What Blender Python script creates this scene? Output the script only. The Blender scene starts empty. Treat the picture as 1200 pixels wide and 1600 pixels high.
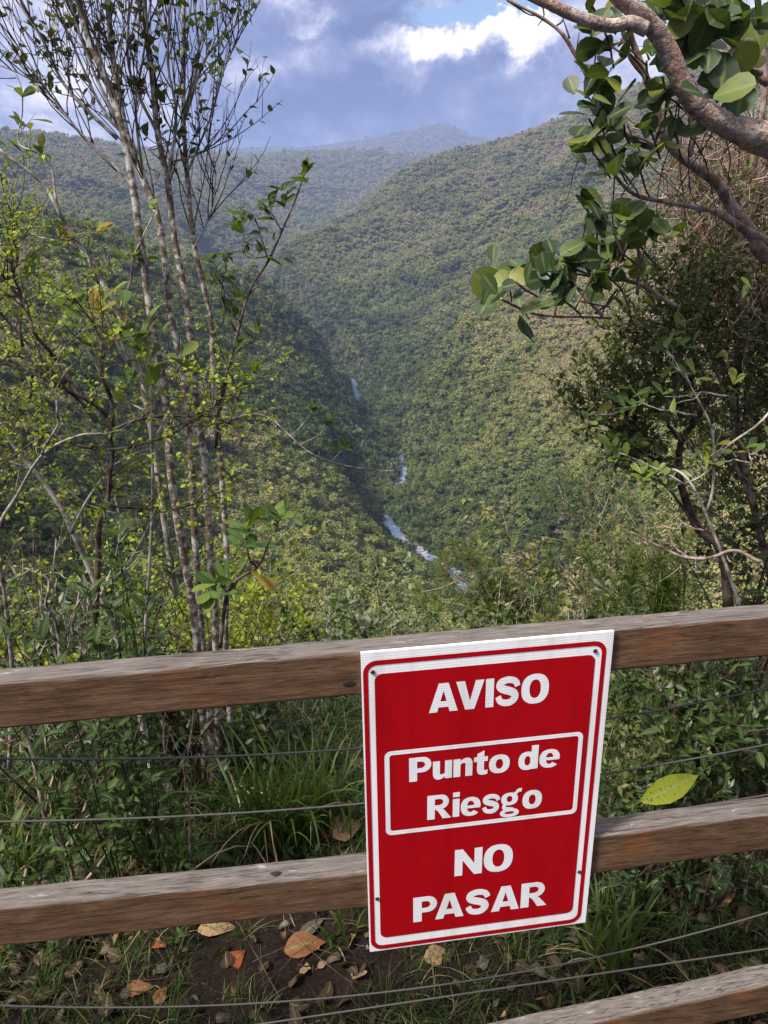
import bpy, math, random
import numpy as np
from mathutils import Matrix, Vector

SC = bpy.context.scene
COL = SC.collection
RNG = np.random.default_rng(11)

# ------------------------------------------------------------------ camera
CAM_H = 1.85
F_PX, PITCH, ROLL = 1185.3, math.radians(20.0), math.radians(-0.98)
_cp, _sp = math.cos(PITCH), math.sin(PITCH)
FWD = np.array([0.0, _cp, -_sp]); _R0 = np.array([1.0, 0, 0]); _U0 = np.array([0, _sp, _cp])
RIGHT = math.cos(ROLL) * _R0 + math.sin(ROLL) * _U0
UP = -math.sin(ROLL) * _R0 + math.cos(ROLL) * _U0
CAM = np.array([0.0, 0.0, CAM_H])
cam_data = bpy.data.cameras.new('camera')
cam_data.sensor_fit = 'VERTICAL'
cam_data.sensor_height = 32.0
cam_data.lens = F_PX / 1600.0 * 32.0
cam_data.clip_start = 0.05
cam_data.clip_end = 60000.0
cam = bpy.data.objects.new('camera', cam_data)
COL.objects.link(cam)
_m = Matrix(((RIGHT[0], UP[0], -FWD[0], 0), (RIGHT[1], UP[1], -FWD[1], 0), (RIGHT[2], UP[2], -FWD[2], CAM_H), (0, 0, 0, 1)))
cam.matrix_world = _m
SC.camera = cam

# ------------------------------------------------------------------ light
SUN_EL, SUN_AZ = math.radians(52), math.radians(-120)     # azimuth from +Y, clockwise: the light comes from the left, a little behind
sun_data = bpy.data.lights.new('sun', 'SUN')
sun_data.energy = 4.7
sun_data.angle = math.radians(10)
sun_data.color = (1.0, 0.93, 0.80)
sun = bpy.data.objects.new('sun', sun_data)
COL.objects.link(sun)
_sd = Vector((math.sin(SUN_AZ) * math.cos(SUN_EL), math.cos(SUN_AZ) * math.cos(SUN_EL), math.sin(SUN_EL)))
sun.rotation_euler = (-_sd).to_track_quat('-Z', 'Y').to_euler()

SC.view_settings.view_transform = 'Standard'
SC.view_settings.look = 'None'
SC.view_settings.exposure = 0.75
SC.view_settings.gamma = 1.0
SC.cycles.max_bounces = 6
SC.cycles.diffuse_bounces = 3
SC.cycles.glossy_bounces = 2
SC.cycles.transmission_bounces = 3
SC.cycles.volume_bounces = 1
SC.cycles.transparent_max_bounces = 6
SC.cycles.use_denoising = True
SC.cycles.sample_clamp_indirect = 4.0


def ray(px, py):
    return FWD + (px - 600.0) / F_PX * RIGHT - (py - 800.0) / F_PX * UP


def P(px, py, Y):
    """the point seen at photo pixel (px, py), Y metres ahead of the camera"""
    q = ray(px, py)
    return CAM + q * (Y / q[1])


# ---- node helpers
def new_mat(name):
    m = bpy.data.materials.new(name)
    m.use_nodes = True
    nt = m.node_tree
    nt.nodes.clear()
    out = nt.nodes.new('ShaderNodeOutputMaterial')
    return m, nt, out


def N(nt, typ, **kw):
    n = nt.nodes.new(typ)
    for k, v in kw.items():
        if k.startswith('i_'):
            key = k[2:]
            key = int(key) if key.isdigit() else key.replace('_', ' ')
            n.inputs[key].default_value = v
        else:
            setattr(n, k, v)
    return n


def ramp(nt, stops, fac=None, interp='LINEAR'):
    r = nt.nodes.new('ShaderNodeValToRGB')
    r.color_ramp.interpolation = interp
    el = r.color_ramp.elements
    while len(el) > 1:
        el.remove(el[0])
    el[0].position = stops[0][0]
    c = stops[0][1]
    el[0].color = (c[0], c[1], c[2], 1)
    for p, c in stops[1:]:
        e = el.new(p)
        e.color = (c[0], c[1], c[2], 1)
    if fac is not None:
        nt.links.new(fac, r.inputs['Fac'])
    return r


def math_n(nt, op, a, b=None, c=None, clamp=False):
    n = nt.nodes.new('ShaderNodeMath')
    n.operation = op
    n.use_clamp = clamp
    for i, v in enumerate((a, b, c)):
        if v is None:
            continue
        if isinstance(v, (int, float)):
            n.inputs[i].default_value = v
        else:
            nt.links.new(v, n.inputs[i])
    return n.outputs[0]


def mixc(nt, fac, a, b, blend='MIX'):
    n = nt.nodes.new('ShaderNodeMix')
    n.data_type = 'RGBA'
    n.blend_type = blend
    for idx, v in ((0, fac), (6, a), (7, b)):
        if isinstance(v, (int, float)):
            n.inputs[idx].default_value = v
        elif isinstance(v, tuple):
            n.inputs[idx].default_value = (v[0], v[1], v[2], 1)
        else:
            nt.links.new(v, n.inputs[idx])
    return n.outputs[2]


# ------------------------------------------------------------------ sky
world = bpy.data.worlds.new('World')
SC.world = world
world.use_nodes = True
wn = world.node_tree
wn.nodes.clear()


def build_world():
    nt = wn
    L = nt.links.new
    out = nt.nodes.new('ShaderNodeOutputWorld')
    sky = N(nt, 'ShaderNodeTexSky', sky_type='NISHITA', sun_disc=False)
    sky.sun_elevation = SUN_EL
    sky.sun_rotation = SUN_AZ
    sky.altitude = 300
    clear = N(nt, 'ShaderNodeVectorMath', operation='SCALE')
    clear.inputs['Scale'].default_value = 0.11
    L(sky.outputs[0], clear.inputs[0])
    tc = N(nt, 'ShaderNodeTexCoord')
    d = tc.outputs['Generated']
    sep = N(nt, 'ShaderNodeSeparateXYZ')
    L(d, sep.inputs[0])
    # cloud deck coordinates: the view ray met with a flat layer overhead
    zz = math_n(nt, 'MAXIMUM', math_n(nt, 'ADD', sep.outputs[2], 0.10), 0.03)
    comb = N(nt, 'ShaderNodeCombineXYZ')
    L(math_n(nt, 'DIVIDE', sep.outputs[0], zz), comb.inputs[0])
    L(math_n(nt, 'MULTIPLY', math_n(nt, 'DIVIDE', sep.outputs[1], zz), 0.62), comb.inputs[1])
    n1 = N(nt, 'ShaderNodeTexNoise', i_Scale=5.0, i_Detail=7.0, i_Roughness=0.56, i_Distortion=0.35)
    md = N(nt, 'ShaderNodeMapping'); md.inputs['Scale'].default_value = (1.0, 1.0, 1.55)
    L(d, md.inputs[0])
    L(md.outputs[0], n1.inputs['Vector'])
    n2 = N(nt, 'ShaderNodeTexNoise', i_Scale=13.0, i_Detail=9.0, i_Roughness=0.62, i_Distortion=0.6)
    mpp = N(nt, 'ShaderNodeMapping'); mpp.inputs['Scale'].default_value = (1.0, 2.1, 1.0)
    mpp.inputs['Scale'].default_value = (1.0, 1.0, 1.4); mpp.inputs['Location'].default_value = (3.1, 1.7, .4)
    L(d, mpp.inputs[0]); L(mpp.outputs[0], n2.inputs['Vector'])
    f1, f2 = n1.outputs[0], n2.outputs[0]
    # ragged cloud edges: the lobes below are measured along a wobbled direction
    nw = N(nt, 'ShaderNodeTexNoise', i_Scale=11.0, i_Detail=7.0, i_Roughness=0.62)
    L(d, nw.inputs['Vector'])
    cen = N(nt, 'ShaderNodeVectorMath', operation='SUBTRACT'); L(nw.outputs['Color'], cen.inputs[0]); cen.inputs[1].default_value = (.5, .5, .5)
    wob = N(nt, 'ShaderNodeVectorMath', operation='MULTIPLY_ADD'); L(cen.outputs[0], wob.inputs[0]); wob.inputs[1].default_value = (.20, .20, .15); L(d, wob.inputs[2])
    dw = wob.outputs[0]

    def blob(px, py, w, h):
        """soft 0..1 lobe of cloud round a direction of the sky (w, h: half widths as tangents)"""
        q = ray(px, py)
        q = q / np.linalg.norm(q)
        hd = np.array([q[1], -q[0], 0]); hd = hd / np.linalg.norm(hd)
        vd = np.cross(hd, q)
        def dot(v):
            n = N(nt, 'ShaderNodeVectorMath', operation='DOT_PRODUCT')
            L(dw, n.inputs[0]); n.inputs[1].default_value = tuple(v)
            return n.outputs['Value']
        a = math_n(nt, 'DIVIDE', dot(hd), w)
        b = math_n(nt, 'DIVIDE', dot(vd), h)
        s = math_n(nt, 'ADD', math_n(nt, 'MULTIPLY', a, a), math_n(nt, 'MULTIPLY', b, b))
        g = math_n(nt, 'POWER', 2.718, math_n(nt, 'MULTIPLY', s, -1.0))
        front = math_n(nt, 'GREATER_THAN', dot(q), 0.0)
        return math_n(nt, 'MULTIPLY', g, front)

    # how bright (sunlit) the cloud is
    white = [(715, 46, .11, .027, .78), (640, 72, .06, .024, .44), (820, 36, .06, .024, .62), (100, 120, .13, .07, .26), (20, 60, .10, .07, .26), (250, 30, .13, .05, .24), (410, 100, .045, .022, .28), (470, 5, .05, .018, .5),
             (740, 140, .07, .035, .22), (850, 150, .05, .03, .12), (350, 222, .12, .02, .32), (620, 118, .03, .012, .22), (60, 190, .12, .04, .35), (1150, 100, .16, .12, .75)]
    acc = None
    for px, py, w, h, k in white:
        v = math_n(nt, 'MULTIPLY', blob(px, py, w, h), k)
        acc = v if acc is None else math_n(nt, 'ADD', acc, v)
    dark = [(760, 110, .12, .03, .30), (520, 140, .16, .05, .20), (650, 25, .13, .013, .55), (560, 195, .22, .03, .14), (850, 170, .1, .03, .12)]
    for px, py, w, h, k in dark:
        acc = math_n(nt, 'SUBTRACT', acc, math_n(nt, 'MULTIPLY', blob(px, py, w, h), k))
    # high overhead the deck is thin and bright
    hi = N(nt, 'ShaderNodeMapRange', interpolation_type='SMOOTHSTEP')
    hi.inputs[1].default_value = 0.30; hi.inputs[2].default_value = 0.75
    L(sep.outputs[2], hi.inputs[0])
    acc = math_n(nt, 'ADD', acc, math_n(nt, 'MULTIPLY', hi.outputs[0], 0.72))
    t = math_n(nt, 'ADD', acc, math_n(nt, 'MULTIPLY', math_n(nt, 'SUBTRACT', f1, 0.5), 1.5))
    t = math_n(nt, 'ADD', t, math_n(nt, 'MULTIPLY', math_n(nt, 'SUBTRACT', f2, 0.5), 1.5))
    t = math_n(nt, 'ADD', t, 0.24)
    cr = ramp(nt, [(0.0, (.092, .122, .235)), (0.25, (.142, .175, .305)), (0.45, (.225, .245, .37)), (0.62, (.36, .375, .50)), (0.80, (.62, .60, .62)), (1.0, (.95, .92, .90))], t)
    # gaps of clear sky
    gap = math_n(nt, 'ADD', math_n(nt, 'MULTIPLY', blob(760, 8, .12, .016), 1.3), math_n(nt, 'MULTIPLY', math_n(nt, 'SUBTRACT', f1, 0.62), 1.5))
    gapm = N(nt, 'ShaderNodeMapRange', interpolation_type='SMOOTHSTEP')
    gapm.inputs[1].default_value = 0.35; gapm.inputs[2].default_value = 0.8
    L(gap, gapm.inputs[0])
    col = mixc(nt, gapm.outputs[0], cr.outputs[0], clear.outputs[0])
    bg = N(nt, 'ShaderNodeBackground', i_Strength=1.0)
    L(col, bg.inputs[0])
    L(bg.outputs[0], out.inputs[0])


build_world()


# ------------------------------------------------------------------ mesh helpers
class MB:
    def __init__(self):
        self.v, self.q, self.t, self.n = [], [], [], 0
        self.rib = []
        self.qt, self.tt, self.qm, self.tm = [], [], [], []

    def add(self, verts, quads=None, tris=None, tint=0.5, mat=0, rib=None):
        self.rib.append(np.zeros(len(np.asarray(verts).reshape(-1, 3)), np.float32) if rib is None else np.asarray(rib, np.float32))
        verts = np.asarray(verts, float).reshape(-1, 3)
        if quads is not None and len(quads):
            quads = np.asarray(quads, int).reshape(-1, 4)
            self.q.append(quads + self.n)
            self.qt.append(np.broadcast_to(np.asarray(tint, float), (len(quads),)).copy())
            self.qm.append(np.full(len(quads), mat, int))
        if tris is not None and len(tris):
            tris = np.asarray(tris, int).reshape(-1, 3)
            self.t.append(tris + self.n)
            self.tt.append(np.broadcast_to(np.asarray(tint, float), (len(tris),)).copy())
            self.tm.append(np.full(len(tris), mat, int))
        self.v.append(verts)
        self.n += len(verts)

    def mesh(self, name, mats, smooth=True):
        me = bpy.data.meshes.new(name)
        if not self.v:
            return me
        V = np.concatenate(self.v).astype(np.float32)
        Q = np.concatenate(self.q) if self.q else np.zeros((0, 4), int)
        T = np.concatenate(self.t) if self.t else np.zeros((0, 3), int)
        loops = np.concatenate([Q.ravel(), T.ravel()]).astype(np.int32)
        me.vertices.add(len(V)); me.vertices.foreach_set('co', V.ravel())
        me.loops.add(len(loops)); me.loops.foreach_set('vertex_index', loops)
        npoly = len(Q) + len(T)
        me.polygons.add(npoly)
        start = np.concatenate([np.arange(len(Q)) * 4, len(Q) * 4 + np.arange(len(T)) * 3]).astype(np.int32)
        me.polygons.foreach_set('loop_start', start)
        tint = np.concatenate(self.qt + self.tt).astype(np.float32)
        mi = np.concatenate(self.qm + self.tm).astype(np.int32)
        me.polygons.foreach_set('material_index', mi)
        me.polygons.foreach_set('use_smooth', np.full(npoly, smooth, bool))
        me.update(calc_edges=True)
        a = me.attributes.new('tint', 'FLOAT', 'FACE')
        a.data.foreach_set('value', tint)
        if len(self.rib) == len(self.v) and any(r.any() for r in self.rib):
            a = me.attributes.new('rib', 'FLOAT', 'POINT')
            a.data.foreach_set('value', np.concatenate(self.rib))
        for m in (mats if isinstance(mats, (list, tuple)) else [mats]):
            me.materials.append(m)
        return me

    def build(self, name, mats, parent=None, smooth=True):
        o = bpy.data.objects.new(name, self.mesh(name, mats, smooth))
        COL.objects.link(o)
        if parent is not None:
            o.parent = parent
            o.matrix_parent_inverse = Matrix.Translation(-parent.location)
        return o


def tag(o, label=None, cat=None, group=None, kind=None):
    for k, v in (('label', label), ('category', cat), ('group', group), ('kind', kind)):
        if v:
            o[k] = v
    return o


def thing(name, loc, label, cat, group=None):
    o = bpy.data.objects.new(name, None)
    o.empty_display_size = 0.1
    COL.objects.link(o)
    o.location = tuple(float(c) for c in loc)
    return tag(o, label, cat, group)


def unit(v):
    v = np.asarray(v, float)
    return v / (np.linalg.norm(v, axis=-1, keepdims=True) + 1e-12)


def resample(pts, n):
    """smooth Catmull-Rom through the points"""
    pts = np.asarray(pts, float)
    if len(pts) < 3:
        s = np.linspace(0, 1, n)[:, None]
        return pts[0] * (1 - s) + pts[-1] * s
    p = np.vstack([2 * pts[0] - pts[1], pts, 2 * pts[-1] - pts[-2]])
    k = len(pts) - 1
    out = []
    for s in np.linspace(0, k - 1e-9, n):
        i = int(s); u = s - i
        a, b, c, d = p[i:i + 4]
        out.append(0.5 * (2 * b + (c - a) * u + (2 * a - 5 * b + 4 * c - d) * u * u + (3 * b - a - 3 * c + d) * u ** 3))
    return np.array(out)


def tube(mb, pts, r0, r1=None, sides=6, tint=0.5, mat=0, rough=0.0, rng=None):
    pts = np.asarray(pts, float)
    n = len(pts)
    r = np.linspace(r0, r0 if r1 is None else r1, n) if np.isscalar(r0) else np.asarray(r0, float)
    if rough and rng is not None:
        r = r * (1 + rough * rng.normal(size=n))
    t = unit(np.gradient(pts, axis=0))
    up = np.array([0, 0, 1.0]) if abs(t[0][2]) < 0.9 else np.array([1.0, 0, 0])
    a = unit(np.cross(t[0], up))
    A = []
    for i in range(n):
        a = unit(a - t[i] * np.dot(a, t[i]))
        A.append(a)
    A = np.array(A)
    B = np.cross(t, A)
    ang = np.linspace(0, 2 * math.pi, sides, endpoint=False)
    ca, sa = np.cos(ang), np.sin(ang)
    rr = r[:, None, None]
    if rough and rng is not None:
        rr = rr * (1 + rough * 0.8 * rng.normal(size=(n, sides, 1)))
    V = pts[:, None, :] + rr * (A[:, None, :] * ca[None, :, None] + B[:, None, :] * sa[None, :, None])
    V = V.reshape(-1, 3)
    i = np.arange(n - 1)[:, None] * sides
    j = np.arange(sides)[None, :]
    jn = (j + 1) % sides
    quads = np.stack([i + j, i + jn, i + sides + jn, i + sides + j], -1).reshape(-1, 4)
    V = np.vstack([V, pts[-1] + t[-1] * r[-1] * .5, pts[0] - t[0] * r[0] * .3])
    e = (n - 1) * sides
    tris = [(e + k, e + (k + 1) % sides, n * sides) for k in range(sides)] + [((k + 1) % sides, k, n * sides + 1) for k in range(sides)]
    mb.add(V, quads, tris, tint, mat)


def leaf_template(kind):
    """one leaf, base at the origin, along +Y, upper face +Z, length 1"""
    prof = {'ovate': [(0, .04), (.12, .14), (.3, .21), (.5, .2), (.75, .11), (1, .0)],
            'lance': [(0, .03), (.15, .09), (.35, .13), (.6, .105), (.82, .05), (1, .0)],
            'obovate': [(0, .03), (.15, .07), (.4, .155), (.65, .215), (.85, .18), (.96, .08), (1, .0)],
            'round': [(0, .06), (.12, .16), (.3, .33), (.55, .42), (.78, .37), (.93, .2), (1, .0)],
            'small': [(0, .06), (.4, .27), (.75, .2), (1, 0)],
            'needle': [(0, .012), (.5, .012), (1, 0)],
            'cup': [(0, .2), (.3, .36), (.6, .34), (.85, .2), (1, .0)]}[kind]
    fold = {'ovate': .25, 'lance': .3, 'obovate': .22, 'round': .16, 'small': .2, 'needle': .5, 'cup': .3}[kind]
    bend = {'ovate': .16, 'lance': .25, 'obovate': .12, 'round': .10, 'small': .08, 'needle': .05, 'cup': .2}[kind]
    V, Q = [], []
    for y, w in prof:
        z = -bend * y * y
        V += [(-w, y, z + fold * w), (0, y, z), (w, y, z + fold * w)]
    for i in range(len(prof) - 1):
        a = i * 3
        Q += [(a, a + 1, a + 4, a + 3), (a + 1, a + 2, a + 5, a + 4)]
    return np.array(V, float), np.array(Q, int)


TPL = {k: leaf_template(k) for k in ('ovate', 'lance', 'obovate', 'round', 'small', 'needle', 'cup')}


def add_leaves(mb, kind, pos, dirs, nrm, size, tint, mat=0, wide=1.0):
    V, Q = TPL[kind]
    pos = np.atleast_2d(pos); k = len(pos)
    if k == 0:
        return
    y = unit(np.atleast_2d(dirs)); z0 = np.atleast_2d(nrm)
    x = unit(np.cross(y, z0)); z = np.cross(x, y)
    size = np.broadcast_to(np.asarray(size, float), (k,))
    W = (V[None, :, 0, None] * x[:, None, :] * wide + V[None, :, 1, None] * y[:, None, :] + V[None, :, 2, None] * z[:, None, :]) * size[:, None, None] + pos[:, None, :]
    quads = (Q[None] + (np.arange(k) * len(V))[:, None, None]).reshape(-1, 4)
    tt = np.repeat(np.broadcast_to(np.asarray(tint, float), (k,)), len(Q))
    mb.add(W.reshape(-1, 3), quads, None, tt, mat, np.tile(np.arange(len(V)) % 3 == 1, k))


def rand_dirs(k, rng):
    return unit(rng.normal(size=(k, 3)))


# ------------------------------------------------------------------ materials
def mat_leaf(name, stops, rough=0.5, trans=0.35, spec=0.35, spots=None):
    m, nt, out = new_mat(name)
    at = N(nt, 'ShaderNodeAttribute', attribute_name='tint')
    geo = N(nt, 'ShaderNodeNewGeometry')
    nz = N(nt, 'ShaderNodeTexNoise', i_Scale=38.0, i_Detail=3.0)
    nt.links.new(geo.outputs['Position'], nz.inputs['Vector'])
    f = math_n(nt, 'ADD', at.outputs['Fac'], math_n(nt, 'MULTIPLY', math_n(nt, 'SUBTRACT', nz.outputs[0], 0.5), 0.25))
    cr = ramp(nt, stops, f)
    c = cr.outputs[0]
    rb = N(nt, 'ShaderNodeAttribute', attribute_name='rib')
    rm = ramp(nt, [(.80, (0, 0, 0)), (.93, (.55, .55, .55))], rb.outputs['Fac'])
    c = mixc(nt, rm.outputs[0], c, mixc(nt, 1.0, c, (.9, 1.0, .35), 'ADD') if False else (.16, .20, .06))
    if spots:
        n2 = N(nt, 'ShaderNodeTexNoise', i_Scale=150.0, i_Detail=2.0)
        nt.links.new(geo.outputs['Position'], n2.inputs['Vector'])
        k = ramp(nt, [(0.62, (0, 0, 0)), (0.70, (1, 1, 1))], n2.outputs[0])
        c = mixc(nt, k.outputs[0], c, spots)
    p = N(nt, 'ShaderNodeBsdfPrincipled', i_Roughness=rough)
    p.inputs['Specular IOR Level'].default_value = spec
    nt.links.new(c, p.inputs['Base Color'])
    tr = N(nt, 'ShaderNodeBsdfTranslucent')
    br = mixc(nt, 0.6, c, (0.20, 0.28, 0.02))
    nt.links.new(br, tr.inputs['Color'])
    mx = N(nt, 'ShaderNodeMixShader')
    mx.inputs[0].default_value = trans
    nt.links.new(p.outputs[0], mx.inputs[1]); nt.links.new(tr.outputs[0], mx.inputs[2])
    nt.links.new(mx.outputs[0], out.inputs[0])
    return m


def mat_bark(name, a, b, c, scale=60.0, bump=0.5, patch=14.0, lo=.42, hi=.58):
    m, nt, out = new_mat(name)
    tc = N(nt, 'ShaderNodeTexCoord')
    o = tc.outputs['Object']
    n1 = N(nt, 'ShaderNodeTexNoise', i_Scale=scale, i_Detail=5.0, i_Roughness=0.65)
    n2 = N(nt, 'ShaderNodeTexNoise', i_Scale=patch, i_Detail=3.0, i_Roughness=0.6)
    nt.links.new(o, n1.inputs['Vector']); nt.links.new(o, n2.inputs['Vector'])
    r1 = ramp(nt, [(.35, a), (.65, b)], n1.outputs[0])
    r2 = ramp(nt, [(lo, (0, 0, 0)), (hi, (1, 1, 1))], n2.outputs[0])
    col = mixc(nt, r2.outputs[0], r1.outputs[0], c)
    p = N(nt, 'ShaderNodeBsdfPrincipled', i_Roughness=0.9)
    p.inputs['Specular IOR Level'].default_value = 0.15
    nt.links.new(col, p.inputs['Base Color'])
    bp = N(nt, 'ShaderNodeBump', i_Strength=bump, i_Distance=0.004)
    nt.links.new(n1.outputs[0], bp.inputs['Height'])
    nt.links.new(bp.outputs[0], p.inputs['Normal'])
    nt.links.new(p.outputs[0], out.inputs[0])
    return m


def mat_plain(name, col, rough=0.6, metal=0.0, spec=0.4):
    m, nt, out = new_mat(name)
    p = N(nt, 'ShaderNodeBsdfPrincipled', i_Roughness=rough, i_Metallic=metal)
    p.inputs['Specular IOR Level'].default_value = spec
    geo = N(nt, 'ShaderNodeNewGeometry')
    nz = N(nt, 'ShaderNodeTexNoise', i_Scale=60.0, i_Detail=4.0)
    nt.links.new(geo.outputs['Position'], nz.inputs['Vector'])
    c = mixc(nt, nz.outputs[0], tuple(x * .88 for x in col), tuple(min(1, x * 1.1) for x in col))
    nt.links.new(c, p.inputs['Base Color'])
    nt.links.new(p.outputs[0], out.inputs[0])
    return m


# ------------------------------------------------------------------ the canyon: one terrain sheet
def vnoise(x, y, seed=0):
    """smooth gradient noise, about -1..1"""
    xi, yi = np.floor(x).astype(np.int64), np.floor(y).astype(np.int64)
    xf, yf = x - xi, y - yi

    def g(ix, iy):
        h = (ix * 374761393 + iy * 668265263 + seed * 1442695041) & 0xffffffff
        h = ((h ^ (h >> 13)) * 1274126177) & 0xffffffff
        h = h ^ (h >> 16)
        a = (h & 0xffff) / 65536.0 * 2 * math.pi
        return np.cos(a), np.sin(a)
    u = xf * xf * xf * (xf * (xf * 6 - 15) + 10); v = yf * yf * yf * (yf * (yf * 6 - 15) + 10)
    def dt(dx, dy):
        gx, gy = g(xi + dx, yi + dy)
        return gx * (xf - dx) + gy * (yf - dy)
    a = dt(0, 0) * (1 - u) + dt(1, 0) * u
    b = dt(0, 1) * (1 - u) + dt(1, 1) * u
    return (a * (1 - v) + b * v) * 1.5


def pix_polar(px, py, r):
    q = ray(px, py)
    h = math.hypot(q[0], q[1])
    return math.atan2(q[0], q[1]), r, q[2] / h


RIVER_Z = -180.0     # below the camera


def build_controls():
    C = []
    def add(lst):
        for px, py, r in lst:
            C.append(pix_polar(px, py, r))
    for px in (-500, -150, 200, 450, 700, 950, 1250, 1500):
        az = pix_polar(px, 800, 1)[0]
        for r, t in ((5, -.95), (9, -.93), (18, -.90), (35, -.84), (65, -.76), (115, -.66)):
            C.append((az, r, t))
    # near left spur
    add([(-150, 700, 150), (0, 900, 165), (0, 700, 230), (0, 500, 340), (0, 385, 480), (-200, 385, 420), (-200, 500, 300),
         (100, 930, 170), (100, 800, 215), (100, 600, 310), (100, 450, 410), (100, 385, 520), (200, 930, 190), (200, 700, 310), (200, 500, 440), (200, 402, 610),
         (300, 950, 215), (300, 700, 355), (300, 520, 510), (300, 425, 710), (395, 450, 820), (350, 560, 570),
         (400, 970, 230), (400, 750, 375), (420, 600, 570), (440, 480, 860), (480, 522, 960), (520, 560, 970), (545, 592, 985),
         (480, 700, 440), (500, 620, 640), (500, 850, 330), (500, 960, 250), (550, 760, 470), (560, 690, 610), (580, 770, 530), (590, 700, 600), (600, 940, 310), (640, 900, 370)])
    # hollow behind that spur, then the far left hills
    for px, r, py in ((-200, 650, 420), (0, 700, 430), (100, 740, 440), (200, 830, 470), (300, 930, 500), (395, 1030, 520), (440, 1080, 560), (480, 1130, 570),
                      (-200, 1000, 430), (0, 1000, 420), (100, 1050, 420), (200, 1150, 430), (300, 1250, 450), (360, 1350, 450)):
        C.append(pix_polar(px, py, r))
    add([(-250, 222, 2300), (0, 225, 2400), (60, 227, 2450), (130, 236, 2600), (220, 254, 2800), (300, 258, 3000), (370, 258, 3200),
         (0, 260, 1900), (0, 320, 1450), (100, 270, 1950), (100, 335, 1500), (220, 300, 2000), (220, 360, 1550), (300, 330, 2050), (300, 390, 1600), (400, 320, 2900), (400, 365, 2300),
         (-250, 300, 1500), (0, 225, 3300), (130, 235, 3500), (300, 262, 3700), (370, 262, 3850),
         (420, 258, 4250), (480, 247, 4500), (530, 250, 4500), (560, 243, 4550), (640, 262, 4400), (700, 268, 4500), (480, 290, 3700), (560, 290, 3900), (620, 275, 4000), (500, 340, 3100), (450, 370, 2600), (540, 325, 3300),
         (400, 255, 5400), (480, 250, 5600), (560, 248, 5600), (640, 250, 5600)])
    add([(-250, 232, 8600), (100, 235, 8600), (300, 241, 8600), (380, 237, 8700), (440, 239, 8700), (520, 236, 8700), (570, 226, 8500), (610, 217, 8400), (650, 209, 8300), (690, 201, 8200), (720, 209, 8200), (750, 226, 8300), (800, 238, 8500), (950, 235, 8500), (1300, 230, 8500),
         (560, 240, 7200), (650, 238, 7200), (700, 236, 7200), (400, 246, 7400), (1000, 240, 7000), (200, 244, 7000)])
    # right ridge and its slope
    add([(405, 428, 1400), (440, 394, 1500), (500, 373, 1700), (560, 342, 1820), (600, 312, 1900), (635, 276, 2050), (665, 254, 2150), (740, 243, 2150), (790, 233, 2100), (820, 223, 2050), (860, 208, 2000), (905, 186, 1900), (1000, 150, 1800), (1100, 115, 1700), (1250, 60, 1550), (1450, 40, 1450),
         (470, 440, 1350), (500, 430, 1400), (560, 400, 1550), (620, 330, 1800), (620, 400, 1500), (700, 300, 1850), (800, 300, 1680), (900, 300, 1480), (700, 400, 1400), (800, 400, 1230), (900, 380, 1200),
         (1000, 300, 1350), (480, 500, 1180), (520, 520, 1120), (560, 500, 1200), (640, 500, 1180), (600, 570, 1040), (560, 560, 1030), (720, 455, 1190), (680, 520, 1020)])
    for px, r, py in ((440, 1900, 415), (500, 2150, 400), (560, 2400, 370), (600, 2500, 345), (635, 2700, 300), (665, 2800, 285), (740, 2900, 275), (820, 2900, 260), (905, 2800, 230), (1000, 2700, 200), (1100, 2600, 170), (1250, 2400, 140), (1450, 2300, 120),
                      (740, 4500, 262), (905, 4300, 250), (1100, 4300, 240)):
        C.append(pix_polar(px, py, r))
    # nearer right spur
    add([(1450, 250, 800), (1200, 330, 880), (1050, 410, 850), (950, 452, 830), (830, 474, 810), (748, 489, 790), (705, 540, 770), (655, 612, 760), (628, 672, 730),
         (745, 560, 900), (830, 530, 920), (950, 500, 950), (1050, 470, 970), (1200, 400, 980), (690, 600, 870), (640, 640, 840),
         (740, 600, 640), (740, 700, 540), (740, 800, 450), (850, 550, 610), (850, 700, 470), (850, 850, 340), (950, 550, 570), (950, 700, 430), (950, 850, 300), (1050, 600, 460), (1050, 800, 300),
         (1150, 600, 410), (1150, 800, 265), (1300, 700, 300), (1450, 600, 320), (680, 760, 560), (700, 690, 640), (720, 850, 425), (790, 930, 320), (900, 960, 260), (1100, 960, 200), (1400, 900, 180)])
    return C


RIVER_VIS = [(725, 925), (712, 902), (697, 882), (668, 866), (640, 848), (620, 832), (604, 808), (597, 783), (606, 762), (632, 746), (628, 716), (616, 692)]


def build_river_path():
    pts = []
    for px, py in [(800, 985), (760, 955)] + RIVER_VIS:
        q = ray(px, py)
        t = RIVER_Z / q[2]
        pts.append((q[0] * t, q[1] * t, RIVER_Z))
    for px, py in [(596, 665), (572, 640), (560, 622), (556, 606), (548, 592)]:
        q = ray(px, py)
        t = RIVER_Z / q[2]
        pts.append((q[0] * t, q[1] * t, RIVER_Z))
    for px, r in ((520, 1120), (478, 1260), (440, 1420), (400, 1620), (360, 1900)):
        az = pix_polar(px, 800, 1)[0]
        pts.append((r * math.sin(az), r * math.cos(az), RIVER_Z + (r - 1050) * .01))
    return resample(np.array(pts), 260)


RIVER = build_river_path()


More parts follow.
